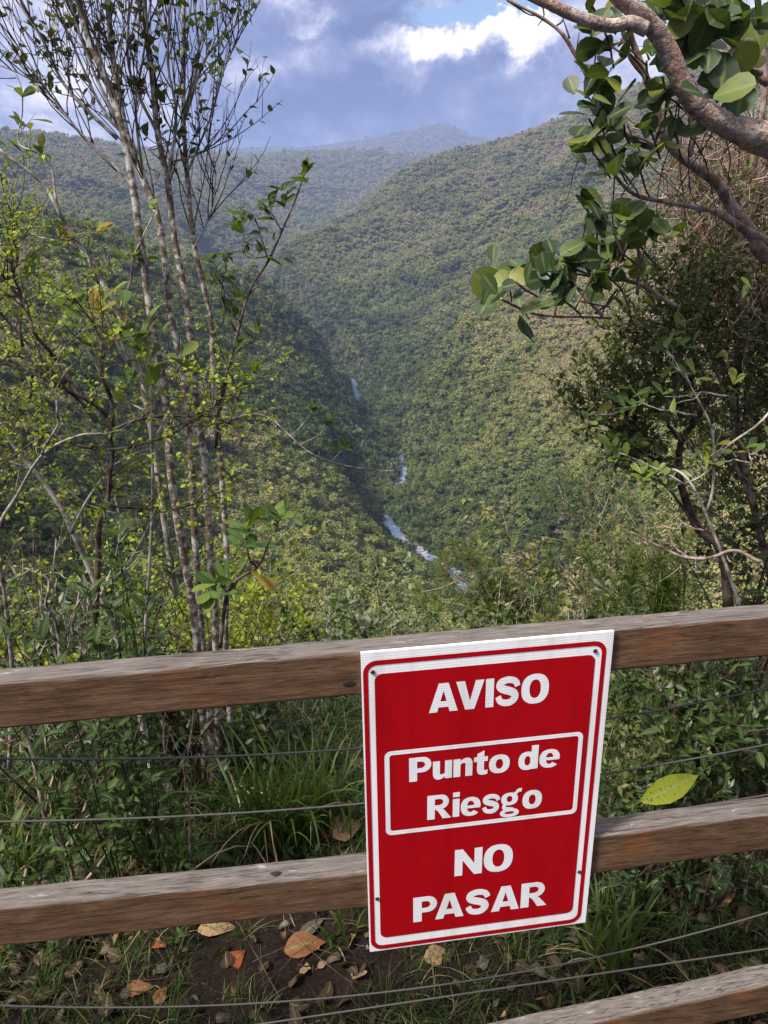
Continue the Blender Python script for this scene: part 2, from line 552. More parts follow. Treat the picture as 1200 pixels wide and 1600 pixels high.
def fit_terrain():
    C = build_controls()
    for p in RIVER[::9]:
        r = math.hypot(p[0], p[1])
        C.append((math.atan2(p[0], p[1]), r, p[2] / r))
    C = np.array(C)
    X = np.stack([C[:, 0] * 2.2, np.log(C[:, 1]) * 1.0], 1)
    c2 = 0.04 ** 2
    def ker(A, B):
        d2 = ((A[:, None, :] - B[None, :, :]) ** 2).sum(-1)
        return np.sqrt(d2 + c2)
    n = len(X)
    K = ker(X, X) - 0.004 * np.eye(n)
    Pm = np.hstack([np.ones((n, 1)), X])
    A = np.zeros((n + 3, n + 3))
    A[:n, :n] = K; A[:n, n:] = Pm; A[n:, :n] = Pm.T
    w = np.linalg.solve(A, np.concatenate([C[:, 2], np.zeros(3)]))

    def T(az, r):
        q = np.stack([az.ravel() * 2.2, np.log(r.ravel())], 1)
        o = np.empty(len(q))
        for i in range(0, len(q), 20000):
            s = q[i:i + 20000]
            o[i:i + 20000] = ker(s, X) @ w[:n] + np.hstack([np.ones((len(s), 1)), s]) @ w[n:]
        return o.reshape(az.shape)
    return T


TERR = fit_terrain()


def river_dist(x, y):
    sh = x.shape
    x, y = x.ravel(), y.ravel()
    best = np.full(len(x), 1e9); zi = np.full(len(x), RIVER_Z)
    near = np.nonzero((np.hypot(x, y) > 200) & (np.hypot(x, y) < 2000))[0]
    for k in range(0, len(near), 20000):
        i = near[k:k + 20000]
        d2 = (x[i, None] - RIVER[None, :, 0]) ** 2 + (y[i, None] - RIVER[None, :, 1]) ** 2
        j = d2.argmin(1)
        best[i] = np.sqrt(d2[np.arange(len(i)), j]); zi[i] = RIVER[j, 2]
    return best.reshape(sh), zi.reshape(sh)


def terrain_z(az, r):
    """terrain height relative to the ground origin"""
    x, y = r * np.sin(az), r * np.cos(az)
    z = TERR(az, r) * r
    d, zr = river_dist(x, y)
    amp = np.clip(r * 0.034, 0, 62) * np.clip(1 - (r - 1350) / 1000, .28, 1) * np.clip((d - 30) / 220, .10, 1) * np.clip((r - 60) / 200, 0, 1)
    wx = x + 60 * vnoise(x / 260, y / 260, 5); wy = y + 60 * vnoise(x / 260, y / 260, 6)
    k = np.where(r > 1400, 1.0, 0.0); k = np.clip((r - 700) / 900, 0, 1)
    # spurs and gullies: ridged noise, stretched across the valley
    def ridged(s, seed):
        a = 1 - np.abs(vnoise((wy * .9 - wx * .42) / s, (wx * .9 + wy * .42) / (s * 2.4), seed)) * 1.6
        return a - .45
    n = ridged(110, 1) * (1 - k) + ridged(300, 2) * k
    n2 = ridged(50, 3) * (1 - k) + ridged(120, 4) * k
    z = z + amp * (1.15 * n + 0.36 * n2) + amp * .35 * vnoise(x / 70, y / 70, 9)
    s = np.clip((d - 7) / 42, 0, 1); s = s * s * (3 - 2 * s)
    z = np.where(d < 60, (zr - 1.5) * (1 - s) + np.minimum(z, zr + 1.0 + 0.55 * np.maximum(d - 7, 0) + np.maximum(d - 30, 0) * 3) * s, z)
    return z + CAM_H


def build_terrain():
    na, nr = 520, 430
    az = np.radians(np.linspace(-52, 52, na))
    r = np.exp(np.linspace(math.log(5.0), math.log(9500), nr))
    A, Rr = np.meshgrid(az, r)
    Z = terrain_z(A, Rr)
    V = np.stack([Rr * np.sin(A), Rr * np.cos(A), Z], -1).reshape(-1, 3)
    i = np.arange(nr - 1)[:, None] * na; j = np.arange(na - 1)[None, :]
    Q = np.stack([i + j, i + j + 1, i + na + j + 1, i + na + j], -1).reshape(-1, 4)
    mb = MB()
    mb.add(V, Q)
    m, nt, out = new_mat('hillside_cover')
    geo = N(nt, 'ShaderNodeNewGeometry')
    n1 = N(nt, 'ShaderNodeTexNoise', i_Scale=0.012, i_Detail=6.0, i_Roughness=.6)
    n2 = N(nt, 'ShaderNodeTexNoise', i_Scale=0.16, i_Detail=6.0, i_Roughness=.7)
    for n in (n1, n2):
        nt.links.new(geo.outputs['Position'], n.inputs['Vector'])
    c1 = ramp(nt, [(.3, (.030, .042, .014)), (.5, (.050, .062, .020)), (.66, (.085, .080, .032))], n1.outputs[0])
    c2 = ramp(nt, [(.35, (.45, .45, .45)), (.65, (1.25, 1.2, 1.1))], n2.outputs[0])
    c = mixc(nt, 1.0, c1.outputs[0], c2.outputs[0], 'MULTIPLY')
    p = N(nt, 'ShaderNodeBsdfPrincipled', i_Roughness=0.95)
    p.inputs['Specular IOR Level'].default_value = 0.1
    nt.links.new(c, p.inputs['Base Color'])
    b = N(nt, 'ShaderNodeBump', i_Strength=1.0, i_Distance=3.0)
    nt.links.new(n2.outputs[0], b.inputs['Height']); nt.links.new(b.outputs[0], p.inputs['Normal'])
    nt.links.new(p.outputs[0], out.inputs[0])
    tag(mb.build('canyon_hills', m), 'steep forested canyon slopes and hazy ridges running to the horizon', 'hills', kind='structure')


build_terrain()


def build_river():
    mb = MB()
    t = unit(np.gradient(RIVER, axis=0)); t[:, 2] = 0; t = unit(t)
    side = np.stack([t[:, 1], -t[:, 0], 0 * t[:, 0]], 1)
    s = np.arange(len(RIVER))
    w = 4.8 + 1.6 * np.sin(s * .31) + 1.2 * np.sin(s * .83 + 1)
    up = np.array([0, 0, CAM_H - 0.4])
    V = np.stack([RIVER + side * (-w[:, None]) + up, RIVER + side * (w[:, None]) + up], 1).reshape(-1, 3)
    i = np.arange(len(RIVER) - 1) * 2
    mb.add(V, np.stack([i, i + 1, i + 3, i + 2], -1))
    m, nt, out = new_mat('river_water')
    geo = N(nt, 'ShaderNodeNewGeometry')
    nz = N(nt, 'ShaderNodeTexNoise', i_Scale=0.16, i_Detail=5.0)
    nt.links.new(geo.outputs['Position'], nz.inputs['Vector'])
    # white water over the stones
    cr = ramp(nt, [(.60, (.13, .19, .31)), (.74, (.36, .44, .56))], nz.outputs[0])
    p = N(nt, 'ShaderNodeBsdfPrincipled', i_Roughness=0.22, i_IOR=1.33)
    p.inputs['Specular IOR Level'].default_value = 1.0
    nt.links.new(cr.outputs[0], p.inputs['Base Color'])
    b = N(nt, 'ShaderNodeBump', i_Strength=0.25, i_Distance=0.4)
    nt.links.new(nz.outputs[0], b.inputs['Height']); nt.links.new(b.outputs[0], p.inputs['Normal'])
    nt.links.new(p.outputs[0], out.inputs[0])
    tag(mb.build('river', m), 'narrow river glinting blue at the bottom of the canyon', 'river', kind='structure')


build_river()


def build_boulders():
    rng = np.random.default_rng(61)
    mb = MB()
    for k in range(150):
        p = RIVER[rng.integers(14, 150)] + np.array([rng.normal() * 3.6, rng.normal() * 3, CAM_H - .3])
        s = rng.uniform(.5, 1.7)
        a = np.linspace(0, 2 * math.pi, 8, endpoint=False)
        rings = []
        for z, w in ((-.4, .8), (.1, 1.0), (.5, .75), (.75, .3)):
            rr = w * rng.uniform(.75, 1.15, 8)
            rings.append(np.stack([np.cos(a) * rr, np.sin(a) * rr * .8, np.full(8, z) + rng.normal(0, .07, 8)], 1))
        V = np.concatenate(rings + [np.array([[0, 0, .82]])]) * s + p
        j = np.arange(8); jn = (j + 1) % 8
        Q = np.concatenate([np.stack([i * 8 + j, i * 8 + jn, i * 8 + 8 + jn, i * 8 + 8 + j], 1) for i in range(3)])
        mb.add(V, Q, [(24 + q, 24 + (q + 1) % 8, 32) for q in range(8)])
    tag(mb.build('river_rocks', mat_plain('grey_river_stone', (.26, .24, .22), .8), smooth=False), 'grey boulders scattered along the river bed', 'rocks', kind='stuff')


build_boulders()


# ------------------------------------------------------------------ forest canopy over the slopes
def mat_forest():
    m, nt, out = new_mat('forest_leaves')
    geo = N(nt, 'ShaderNodeNewGeometry')
    oi = N(nt, 'ShaderNodeObjectInfo')
    at = N(nt, 'ShaderNodeAttribute', attribute_name='tint')
    n1 = N(nt, 'ShaderNodeTexNoise', i_Scale=0.010, i_Detail=4.0, i_Roughness=.6)
    n2 = N(nt, 'ShaderNodeTexNoise', i_Scale=0.05, i_Detail=3.0)
    n3 = N(nt, 'ShaderNodeTexNoise', i_Scale=0.0042, i_Detail=3.0)
    for n in (n1, n2, n3):
        nt.links.new(geo.outputs['Position'], n.inputs['Vector'])
    f = math_n(nt, 'ADD', math_n(nt, 'MULTIPLY', math_n(nt, 'SUBTRACT', n1.outputs[0], .5), 1.2), math_n(nt, 'MULTIPLY', oi.outputs['Random'], 0.40))
    f = math_n(nt, 'ADD', f, math_n(nt, 'MULTIPLY', math_n(nt, 'SUBTRACT', at.outputs['Fac'], .5), 0.45))
    f = math_n(nt, 'ADD', f, math_n(nt, 'MULTIPLY', math_n(nt, 'SUBTRACT', n2.outputs[0], .5), 0.35))
    f = math_n(nt, 'ADD', f, math_n(nt, 'MULTIPLY', math_n(nt, 'SUBTRACT', n3.outputs[0], .5), 0.5))
    sz = N(nt, 'ShaderNodeSeparateXYZ'); nt.links.new(geo.outputs['Position'], sz.inputs[0])
    alt = N(nt, 'ShaderNodeMapRange'); alt.inputs[1].default_value = -110.0; alt.inputs[2].default_value = 160.0; alt.inputs[4].default_value = .26
    nt.links.new(sz.outputs[2], alt.inputs[0])
    f = math_n(nt, 'ADD', f, alt.outputs[0])      # drier, paler trees higher up
    gv = N(nt, 'ShaderNodeAttribute', attribute_name='grove_light', attribute_type='INSTANCER')
    f = math_n(nt, 'ADD', f, gv.outputs['Fac'])      # tone of the tree's stand, with slope sun and shade painted in
    f = math_n(nt, 'ADD', f, 0.24)
    cr = ramp(nt, [(0.0, (.046, .070, .026)), (0.25, (.098, .130, .044)), (0.48, (.170, .198, .064)), (0.68, (.245, .255, .085)), (0.84, (.29, .27, .115)), (0.97, (.30, .24, .155))], f)
    p = N(nt, 'ShaderNodeBsdfDiffuse')
    nt.links.new(cr.outputs[0], p.inputs['Color'])
    tr = N(nt, 'ShaderNodeBsdfTranslucent')
    nt.links.new(cr.outputs[0], tr.inputs['Color'])
    mx = N(nt, 'ShaderNodeMixShader'); mx.inputs[0].default_value = .25
    nt.links.new(p.outputs[0], mx.inputs[1]); nt.links.new(tr.outputs[0], mx.inputs[2])
    nt.links.new(mx.outputs[0], out.inputs[0])
    return m


M_FOREST = mat_forest()
M_PALE = mat_plain('pale_trunk_bark', (.36, .32, .25), .9)
M_DRY = mat_plain('dry_brown_foliage', (.20, .155, .105), .95)


def crown_proto(mb, kind, rng):
    """one forest tree about 1 wide with its base at 0; kinds differ in outline"""
    nlobe = {0: 7, 1: 10, 2: 5, 3: 8, 4: 4, 5: 6}[kind]
    flat = {0: .8, 1: .65, 2: 1.3, 3: .9, 4: 1.0, 5: .7}[kind]
    H = {0: 1.0, 1: .9, 2: 1.5, 3: 1.2, 4: 1.5, 5: .7}[kind]
    nf = {0: 620, 1: 700, 2: 520, 3: 620, 4: 170, 5: 280}[kind]
    c = rng.normal(size=(nlobe, 3)) * np.array([.26, .26, .17 * flat]) + np.array([0, 0, H * .62])
    rad = rng.uniform(.17, .32, nlobe)
    k = rng.integers(0, nlobe, nf)
    d = rand_dirs(nf, rng); d[:, 2] = np.abs(d[:, 2]) * .9 - .25
    d = unit(d)
    pos = c[k] + d * (rad[k] * rng.uniform(.65, 1.08, nf))[:, None] * np.array([1, 1, flat])
    nrm = unit(d + rng.normal(size=(nf, 3)) * .45 + np.array([0, 0, .3]))
    a = unit(np.cross(nrm, rand_dirs(nf, rng))); b = np.cross(nrm, a)
    s = rng.uniform(.028, .062, nf)[:, None]
    V = np.stack([pos - a * s - b * s * .6, pos + a * s * .8 - b * s, pos + a * s + b * s * .7, pos - a * s * .7 + b * s], 1).reshape(-1, 3)
    Q = np.arange(nf * 4).reshape(-1, 4)
    mb.add(V, Q, None, np.clip(rng.normal(.5, .25, nf) + (rad[k] - .24) * 1.5, 0, 1), 2 if kind == 5 else 0)
    for j in range({4: 5, 2: 2}.get(kind, 1)):
        x, y = rng.normal(size=2) * .12
        top = np.array([x * 2.2, y * 2.2, H * rng.uniform(.8, 1.05)])
        tube(mb, resample([(x, y, -.1), (x * 1.3, y * 1.2, H * .4), top], 4), .021 if kind == 4 else .016, .012 if kind == 4 else .008, 4, .5, 1)


def build_forest():
    rng = np.random.default_rng(5)
    NK = 9
    kinds = [0, 1, 2, 3, 4, 5, 0, 1, 3]
    vs, base = MB(), []
    marks = []
    for k in range(NK):
        n0 = vs.n
        crown_proto(vs, kinds[k], rng)
        marks += [k] * (vs.n - n0)
    # trees over the slopes, spaced wider where they stand far off
    pts = []
    def scatter(r0, r1, n, az0=-33, az1=33):
        az = np.radians(rng.uniform(az0, az1, n))
        r = np.exp(rng.uniform(math.log(r0), math.log(r1), n))
        return az, r
    A, Rr, S = [], [], []
    for r0, r1, n, s in ((90, 160, 3200, 3.2), (160, 300, 14000, 3.7), (300, 600, 50000, 3.7), (600, 1200, 64000, 4.8), (1200, 2400, 74000, 7.0), (2400, 5000, 34000, 13), (5000, 9000, 12000, 22)):
        if r0 < 600:
            az = np.radians(rng.uniform(-33, 33, n)); r = np.sqrt(rng.uniform(r0 ** 2, r1 ** 2, n))
        else:
            az, r = scatter(r0, r1, n)
        A.append(az); Rr.append(r); S.append(s * np.minimum(np.exp(rng.normal(0, .36, n)), 2.2 if r0 < 1000 else 1.45))
    A, Rr, S = map(np.concatenate, (A, Rr, S))
    Z = terrain_z(A, Rr)
    X, Y = Rr * np.sin(A), Rr * np.cos(A)
    dr, _ = river_dist(X, Y)
    keep = dr > 3.0
    # keep the reaches of water that show through the trees open on the viewer's side
    vis = []
    for a, b in ((0, 1.8), (2.9, 3.5), (4.4, 6.25), (8.7, 9.3), (9.9, 10.4)):
        for s in np.linspace(0, 1, 22):
            i = a + s * (b - a); k = min(int(i), len(RIVER_VIS) - 2); u = i - k
            vis.append((RIVER_VIS[k][0] * (1 - u) + RIVER_VIS[k + 1][0] * u, RIVER_VIS[k][1] * (1 - u) + RIVER_VIS[k + 1][1] * u))
    for s in np.linspace(0, 1, 12):
        vis.append((552 + 8 * s, 594 + 26 * s))
    D = np.stack([X, Y, Z - CAM_H], 1)
    w = D @ FWD
    px, py = 600 + F_PX * (D @ RIGHT) / w, 800 - F_PX * (D @ UP) / w
    size_px = S * F_PX / w
    for vx, vy in vis:
        hit = (np.abs(px - vx) < size_px * .62 + 2.5) & (vy > py - size_px * 1.95) & (vy < py + 2) & (w > 150)
        keep &= ~hit
    X, Y, Z, S, Rr = X[keep], Y[keep], Z[keep], S[keep], Rr[keep]
    n = len(X)
    pn = vnoise(X / 180, Y / 180, 21)
    prob = rng.random(n)
    idx = rng.choice([0, 1, 2, 3, 6, 7, 8], n)
    idx[prob < (.07 + .22 * np.clip(pn, 0, 1)) * np.clip((Rr - 250) / 700, .12, 1)] = 4
    idx[(prob > .94 - .08 * np.clip(-pn, 0, 1))] = 5
    # dry scrub and pale rock faces on the spurs
    ppx, ppy = px[keep], py[keep]
    for qx, qy, rr, rad in ((800, 482, 800, 34), (752, 505, 775, 30), (705, 548, 760, 22), (620, 500, 1190, 40), (640, 692, 700, 22), (680, 470, 1180, 30), (420, 700, 380, 16), (430, 660, 420, 14), (850, 560, 600, 12)):
        az = pix_polar(qx, qy, 1)[0]
        hit = (np.hypot(X - rr * math.sin(az), Y - rr * math.cos(az)) < rad * rng.uniform(.5, 1.3, n)) & (rng.random(n) < .65)
        idx[hit] = 5
    # stands: lush dark gallery wood by the river, growth on the nearer right spur painted sunlit, left slope sun and shade painted in, pale dry wood along the crests
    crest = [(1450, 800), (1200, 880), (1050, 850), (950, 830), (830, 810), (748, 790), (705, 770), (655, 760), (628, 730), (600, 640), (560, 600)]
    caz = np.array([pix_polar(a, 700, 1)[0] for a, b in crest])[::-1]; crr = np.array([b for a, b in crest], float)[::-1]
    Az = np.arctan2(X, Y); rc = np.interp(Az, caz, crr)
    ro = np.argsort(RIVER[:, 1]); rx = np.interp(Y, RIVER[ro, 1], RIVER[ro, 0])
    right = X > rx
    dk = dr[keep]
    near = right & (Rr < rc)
    grove_light = np.where(near, .32 * np.clip((dk - 35) / 90, 0, 1), 0.0)
    grove_light += np.where(right & (Rr >= rc) & (Rr < 1700), -.04 + .10 * np.clip((Rr - 1100) / 500, 0, 1), 0)
    grove_light -= .24 * np.clip(1 - dk / 110, 0, 1)
    grove_light += np.where(~right & (Rr < 1000), np.where(Rr < 420, .06, -.16) + .26 * np.clip((Z + 60) / 90, 0, 1), 0)
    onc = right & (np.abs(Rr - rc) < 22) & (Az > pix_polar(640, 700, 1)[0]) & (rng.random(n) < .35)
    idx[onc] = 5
    grove_light = (grove_light + rng.normal(0, .04, n)).astype(np.float32)
    nv = vs.n
    vs.v.append(np.stack([X, Y, Z - S * .08], 1)); vs.n += n
    me = vs.mesh('forest', [M_FOREST, M_PALE, M_DRY], smooth=False)
    def attr(name, typ, vals, key='value'):
        a = me.attributes.new(name, typ, 'POINT')
        a.data.foreach_set(key, vals)
    attr('kind_index', 'INT', np.array(marks + [-1] * n, np.int32))
    attr('pick', 'INT', np.concatenate([np.zeros(nv, np.int32), idx.astype(np.int32)]))
    attr('size', 'FLOAT', np.concatenate([np.zeros(nv), S * 1.25]).astype(np.float32))
    attr('grove_light', 'FLOAT', np.concatenate([np.zeros(nv), grove_light]).astype(np.float32))
    attr('turn', 'FLOAT', np.concatenate([np.zeros(nv), rng.uniform(0, 6.28, n)]).astype(np.float32))
    o = bpy.data.objects.new('forest', me)
    COL.objects.link(o)
    tag(o, 'dense green forest covering the canyon walls and the hills beyond', 'forest', kind='stuff')
    ng = bpy.data.node_groups.new('forest_scatter', 'GeometryNodeTree')
    ng.interface.new_socket('Geometry', in_out='INPUT', socket_type='NodeSocketGeometry')
    ng.interface.new_socket('Geometry', in_out='OUTPUT', socket_type='NodeSocketGeometry')
    gi, go = ng.nodes.new('NodeGroupInput'), ng.nodes.new('NodeGroupOutput')
    L = ng.links.new
    def named(name, typ):
        a = ng.nodes.new('GeometryNodeInputNamedAttribute'); a.data_type = typ
        a.inputs['Name'].default_value = name
        return a.outputs['Attribute']
    ki = named('kind_index', 'INT')
    def sep(val):
        c = ng.nodes.new('FunctionNodeCompare'); c.data_type = 'INT'; c.operation = 'EQUAL'
        ins = [s for s in c.inputs if s.type == 'INT']
        L(ki, ins[0]); ins[1].default_value = val
        s = ng.nodes.new('GeometryNodeSeparateGeometry'); s.domain = 'POINT'
        L(gi.outputs[0], s.inputs[0]); L(c.outputs[0], s.inputs['Selection'])
        return s.outputs[0]
    g2i = ng.nodes.new('GeometryNodeGeometryToInstance')
    for k in range(NK):
        L(sep(k), g2i.inputs[0])
    iop = ng.nodes.new('GeometryNodeInstanceOnPoints')
    L(sep(-1), iop.inputs['Points'])
    L(g2i.outputs[0], iop.inputs['Instance'])
    iop.inputs['Pick Instance'].default_value = True
    L(named('pick', 'INT'), iop.inputs['Instance Index'])
    L(named('size', 'FLOAT'), iop.inputs['Scale'])
    cx = ng.nodes.new('ShaderNodeCombineXYZ')
    L(named('turn', 'FLOAT'), cx.inputs[2])
    L(cx.outputs[0], iop.inputs['Rotation'])
    L(iop.outputs[0], go.inputs[0])
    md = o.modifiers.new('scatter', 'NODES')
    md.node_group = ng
    print('forest trees', n)


build_forest()


# ------------------------------------------------------------------ the air
def build_haze():
    x0, x1, y0, y1, z0, z1 = -9000, 9000, -60, 9800, -420, 900
    V = [(x, y, z) for z in (z0, z1) for y in (y0, y1) for x in (x0, x1)]
    Q = [(0, 2, 3, 1), (4, 5, 7, 6), (0, 1, 5, 4), (2, 6, 7, 3), (0, 4, 6, 2), (1, 3, 7, 5)]
    mb = MB(); mb.add(V, Q)
    m, nt, out = new_mat('haze_air')
    v = N(nt, 'ShaderNodeVolumePrincipled')
    v.inputs['Color'].default_value = (.41, .53, .95, 1)
    v.inputs['Density'].default_value = HAZE_DENSITY
    v.inputs['Anisotropy'].default_value = 0.1
    nt.links.new(v.outputs[0], out.inputs['Volume'])
    tag(mb.build('haze', m, smooth=False), 'pale blue haze hanging in the valley air', 'haze', kind='stuff')


HAZE_DENSITY = 0.000112
build_haze()


# ------------------------------------------------------------------ fence frame: u along the rails, n away from the viewer, z up
YAW = math.radians(7.73)
EX = np.array([math.cos(YAW), math.sin(YAW), 0]); EN = np.array([-math.sin(YAW), math.cos(YAW), 0]); EZ = np.array([0, 0, 1.0])
FO = np.array([0.183, 1.174, 0.0])       # foot of the sign's centre line
SIGN_Z = CAM_H - 1.019


def FP(u, n, z):
    return FO + EX * u + EN * n + EZ * z


def at_fence(px, py, n=0.0):
    """(u, z) where the ray through a photo pixel meets the fence plane (n behind it)"""
    q = ray(px, py)
    o = FO + EN * n
    t = ((o - CAM) @ EN) / (q @ EN)
    p = CAM + q * t - FO
    return float(p @ EX), float(p[2])


def ground_z(x, y):
    """the bank behind the fence: flat, then falling away to the cliff"""
    x = np.asarray(x, float); y = np.asarray(y, float)
    b = y - 0.12 * x
    z = -0.02 * np.clip(b - 1.2, 0, 1) - .30 * np.clip(b - 2.1, 0, 1.2) - .62 * np.clip(b - 3.3, 0, 2.2) - .9 * np.clip(b - 5.5, 0, 50)
    z = z + .018 * vnoise(x * 2.1, y * 2.1, 31) + .010 * vnoise(x * 6, y * 6, 32) + .005 * vnoise(x * 17, y * 17, 33)
    return z - 0.02


def PG(px, py):
    """the ground point at a photo pixel"""
    q = ray(px, py)
    t = 0.5
    for k in range(400):
        p = CAM + q * t
        if p[2] <= ground_z(p[0], p[1]):
            break
        t += 0.02
    return p


def mat_wood(name, side=False):
    m, nt, out = new_mat(name)
    tc = N(nt, 'ShaderNodeTexCoord')
    mp = N(nt, 'ShaderNodeMapping')
    mp.inputs['Scale'].default_value = (2.4, 9.0, 9.0)
    nt.links.new(tc.outputs['Object'], mp.inputs[0])
    n1 = N(nt, 'ShaderNodeTexNoise', i_Scale=5.5, i_Detail=8.0, i_Roughness=.68, i_Distortion=0.5)
    nt.links.new(mp.outputs[0], n1.inputs['Vector'])
    mp2 = N(nt, 'ShaderNodeMapping')
    mp2.inputs['Scale'].default_value = (4.2, 40.0, 40.0)
    nt.links.new(tc.outputs['Object'], mp2.inputs[0])
    n2 = N(nt, 'ShaderNodeTexNoise', i_Scale=4.0, i_Detail=6.0, i_Roughness=.7)
    nt.links.new(mp2.outputs[0], n2.inputs['Vector'])
    n3 = N(nt, 'ShaderNodeTexNoise', i_Scale=5.0, i_Detail=4.0)
    nt.links.new(tc.outputs['Object'], n3.inputs['Vector'])
    wv = N(nt, 'ShaderNodeTexWave', wave_type='RINGS', rings_direction='X', i_Scale=7.0, i_Distortion=5.0, i_Detail=3.0)
    wv.inputs['Detail Scale'].default_value = 1.2
    mp3 = N(nt, 'ShaderNodeMapping'); mp3.inputs['Scale'].default_value = (.35, 3.2, 3.2); mp3.inputs['Location'].default_value = (.3, .35, .4)
    nt.links.new(tc.outputs['Object'], mp3.inputs[0]); nt.links.new(mp3.outputs[0], wv.inputs['Vector'])
    brown = ramp(nt, [(.22, (.045, .024, .013)), (.42, (.090, .050, .028)), (.55, (.128, .074, .042)), (.75, (.185, .115, .070))], n1.outputs[0])
    rings = ramp(nt, [(.0, (.72, .68, .64)), (.5, (1.05, 1.02, 1.0)), (1, (.92, .9, .88))], wv.outputs[0])
    brown2 = mixc(nt, .8, brown.outputs[0], rings.outputs[0], 'MULTIPLY')
    # reddish stain in patches
    st = ramp(nt, [(.60, (0, 0, 0)), (.72, (1, 1, 1))], n3.outputs[0])
    brown3 = mixc(nt, math_n(nt, 'MULTIPLY', st.outputs[0], .4), brown2, (.24, .085, .03))
    # silver weathering with dark checks on the upper face
    grey = ramp(nt, [(.26, (.035, .030, .031)), (.38, (.085, .075, .073)), (.56, (.135, .122, .120)), (.78, (.23, .215, .215))], n2.outputs[0])
    lich = ramp(nt, [(.62, (0, 0, 0)), (.68, (1, 1, 1))], n1.outputs[0])
    grey2 = mixc(nt, math_n(nt, 'MULTIPLY', lich.outputs[0], .5), grey.outputs[0], (.40, .395, .39))
    mp4 = N(nt, 'ShaderNodeMapping'); mp4.inputs['Scale'].default_value = (.9, 26.0, 26.0); mp4.inputs['Location'].default_value = (.7, .2, .9)
    nt.links.new(tc.outputs['Object'], mp4.inputs[0])
    n4 = N(nt, 'ShaderNodeTexNoise', i_Scale=3.2, i_Detail=3.0, i_Roughness=.5, i_Distortion=.3)
    nt.links.new(mp4.outputs[0], n4.inputs['Vector'])
    crk = ramp(nt, [(.475, (1, 1, 1)), (.495, (.22, .19, .18)), (.505, (.22, .19, .18)), (.525, (1, 1, 1))], n4.outputs[0])
    msk = ramp(nt, [(.46, (0, 0, 0)), (.56, (1, 1, 1))], n3.outputs[0])
    grey2 = mixc(nt, math_n(nt, 'MULTIPLY', msk.outputs[0], .8), grey2, mixc(nt, 1.0, grey2, crk.outputs[0], 'MULTIPLY'))
    brown3 = mixc(nt, math_n(nt, 'MULTIPLY', msk.outputs[0], .45), brown3, mixc(nt, 1.0, brown3, crk.outputs[0], 'MULTIPLY'))
    geo = N(nt, 'ShaderNodeNewGeometry')
    sp = N(nt, 'ShaderNodeSeparateXYZ'); nt.links.new(geo.outputs['True Normal'], sp.inputs[0])
    up = N(nt, 'ShaderNodeMapRange'); up.inputs[1].default_value = .25; up.inputs[2].default_value = .75
    nt.links.new(sp.outputs[2], up.inputs[0])
    c = mixc(nt, math_n(nt, 'MULTIPLY', up.outputs[0], .92), brown3, grey2)
    # fine dark grain lines
    gl = ramp(nt, [(.32, (.42, .40, .38)), (.39, (1, 1, 1))], n2.outputs[0])
    c = mixc(nt, .75, c, gl.outputs[0], 'MULTIPLY')
    p = N(nt, 'ShaderNodeBsdfPrincipled', i_Roughness=0.82)
    p.inputs['Specular IOR Level'].default_value = 0.2
    nt.links.new(c, p.inputs['Base Color'])
    b = N(nt, 'ShaderNodeBump', i_Strength=.7, i_Distance=0.003)
    nt.links.new(n2.outputs[0], b.inputs['Height']); nt.links.new(b.outputs[0], p.inputs['Normal'])
    nt.links.new(p.outputs[0], out.inputs[0])
    return m


M_WOOD = mat_wood('weathered_timber')
M_KNOT = mat_plain('dark_knot', (.018, .012, .009), .9)
M_STEEL = mat_plain('steel_cable', (.075, .07, .068), .55, .4)


def timber(stations, d0, d1, rng, parent, name):
    """a sawn rail: stations (u, z_bottom, z_top) along the fence, rounded arrises and slightly wavy faces; the object's axes follow the grain"""
    R = .006
    prof = []
    for (cy, cz, a0) in ((d1 - R, 1, 0), (d0 + R, 1, 90), (d0 + R, 0, 180), (d1 - R, 0, 270)):
        for k in range(4):
            a = math.radians(a0 + k * 30)
            prof.append((cy + R * math.cos(a), cz, R * math.sin(a)))
    u = np.linspace(stations[0][0], stations[-1][0], 90)
    zb = np.interp(u, [s[0] for s in stations], [s[1] for s in stations]); zt = np.interp(u, [s[0] for s in stations], [s[2] for s in stations])
    n = len(prof)
    zc = float(zb.mean())
    V = []
    for i in range(len(u)):
        w = .0012 * vnoise(np.array([u[i] * 4]), np.array([zc * 9 + 1]), 3)[0] + .0006 * rng.normal()
        for k, (yy, top, dz) in enumerate(prof):
            z = (zt[i] - R if top else zb[i] + R) + dz
            V.append((u[i], yy + w, z - zc + (.0008 * rng.normal() if top else 0)))
    V = np.array(V)
    i = np.arange(len(u) - 1)[:, None] * n; j = np.arange(n)[None, :]
    Q = np.stack([i + j, i + (j + 1) % n, i + n + (j + 1) % n, i + n + j], -1).reshape(-1, 4)
    Q = Q[:, ::-1]
    mb = MB(); mb.add(V, Q)
    e = (len(u) - 1) * n
    for base, flip in ((0, False), (e, True)):
        ring = list(range(base, base + n))
        cpt = V[ring].mean(0)
        t = [(k, (k + 1) % n, n) if not flip else ((k + 1) % n, k, n) for k in range(n)]
        mb.add(np.vstack([V[ring], cpt]), None, t)
    o = mb.build(name, M_WOOD, None, smooth=False)
    o.parent = parent
    o.matrix_parent_inverse = Matrix.Identity(4)
    o.location = (0, 0, zc)
    return o


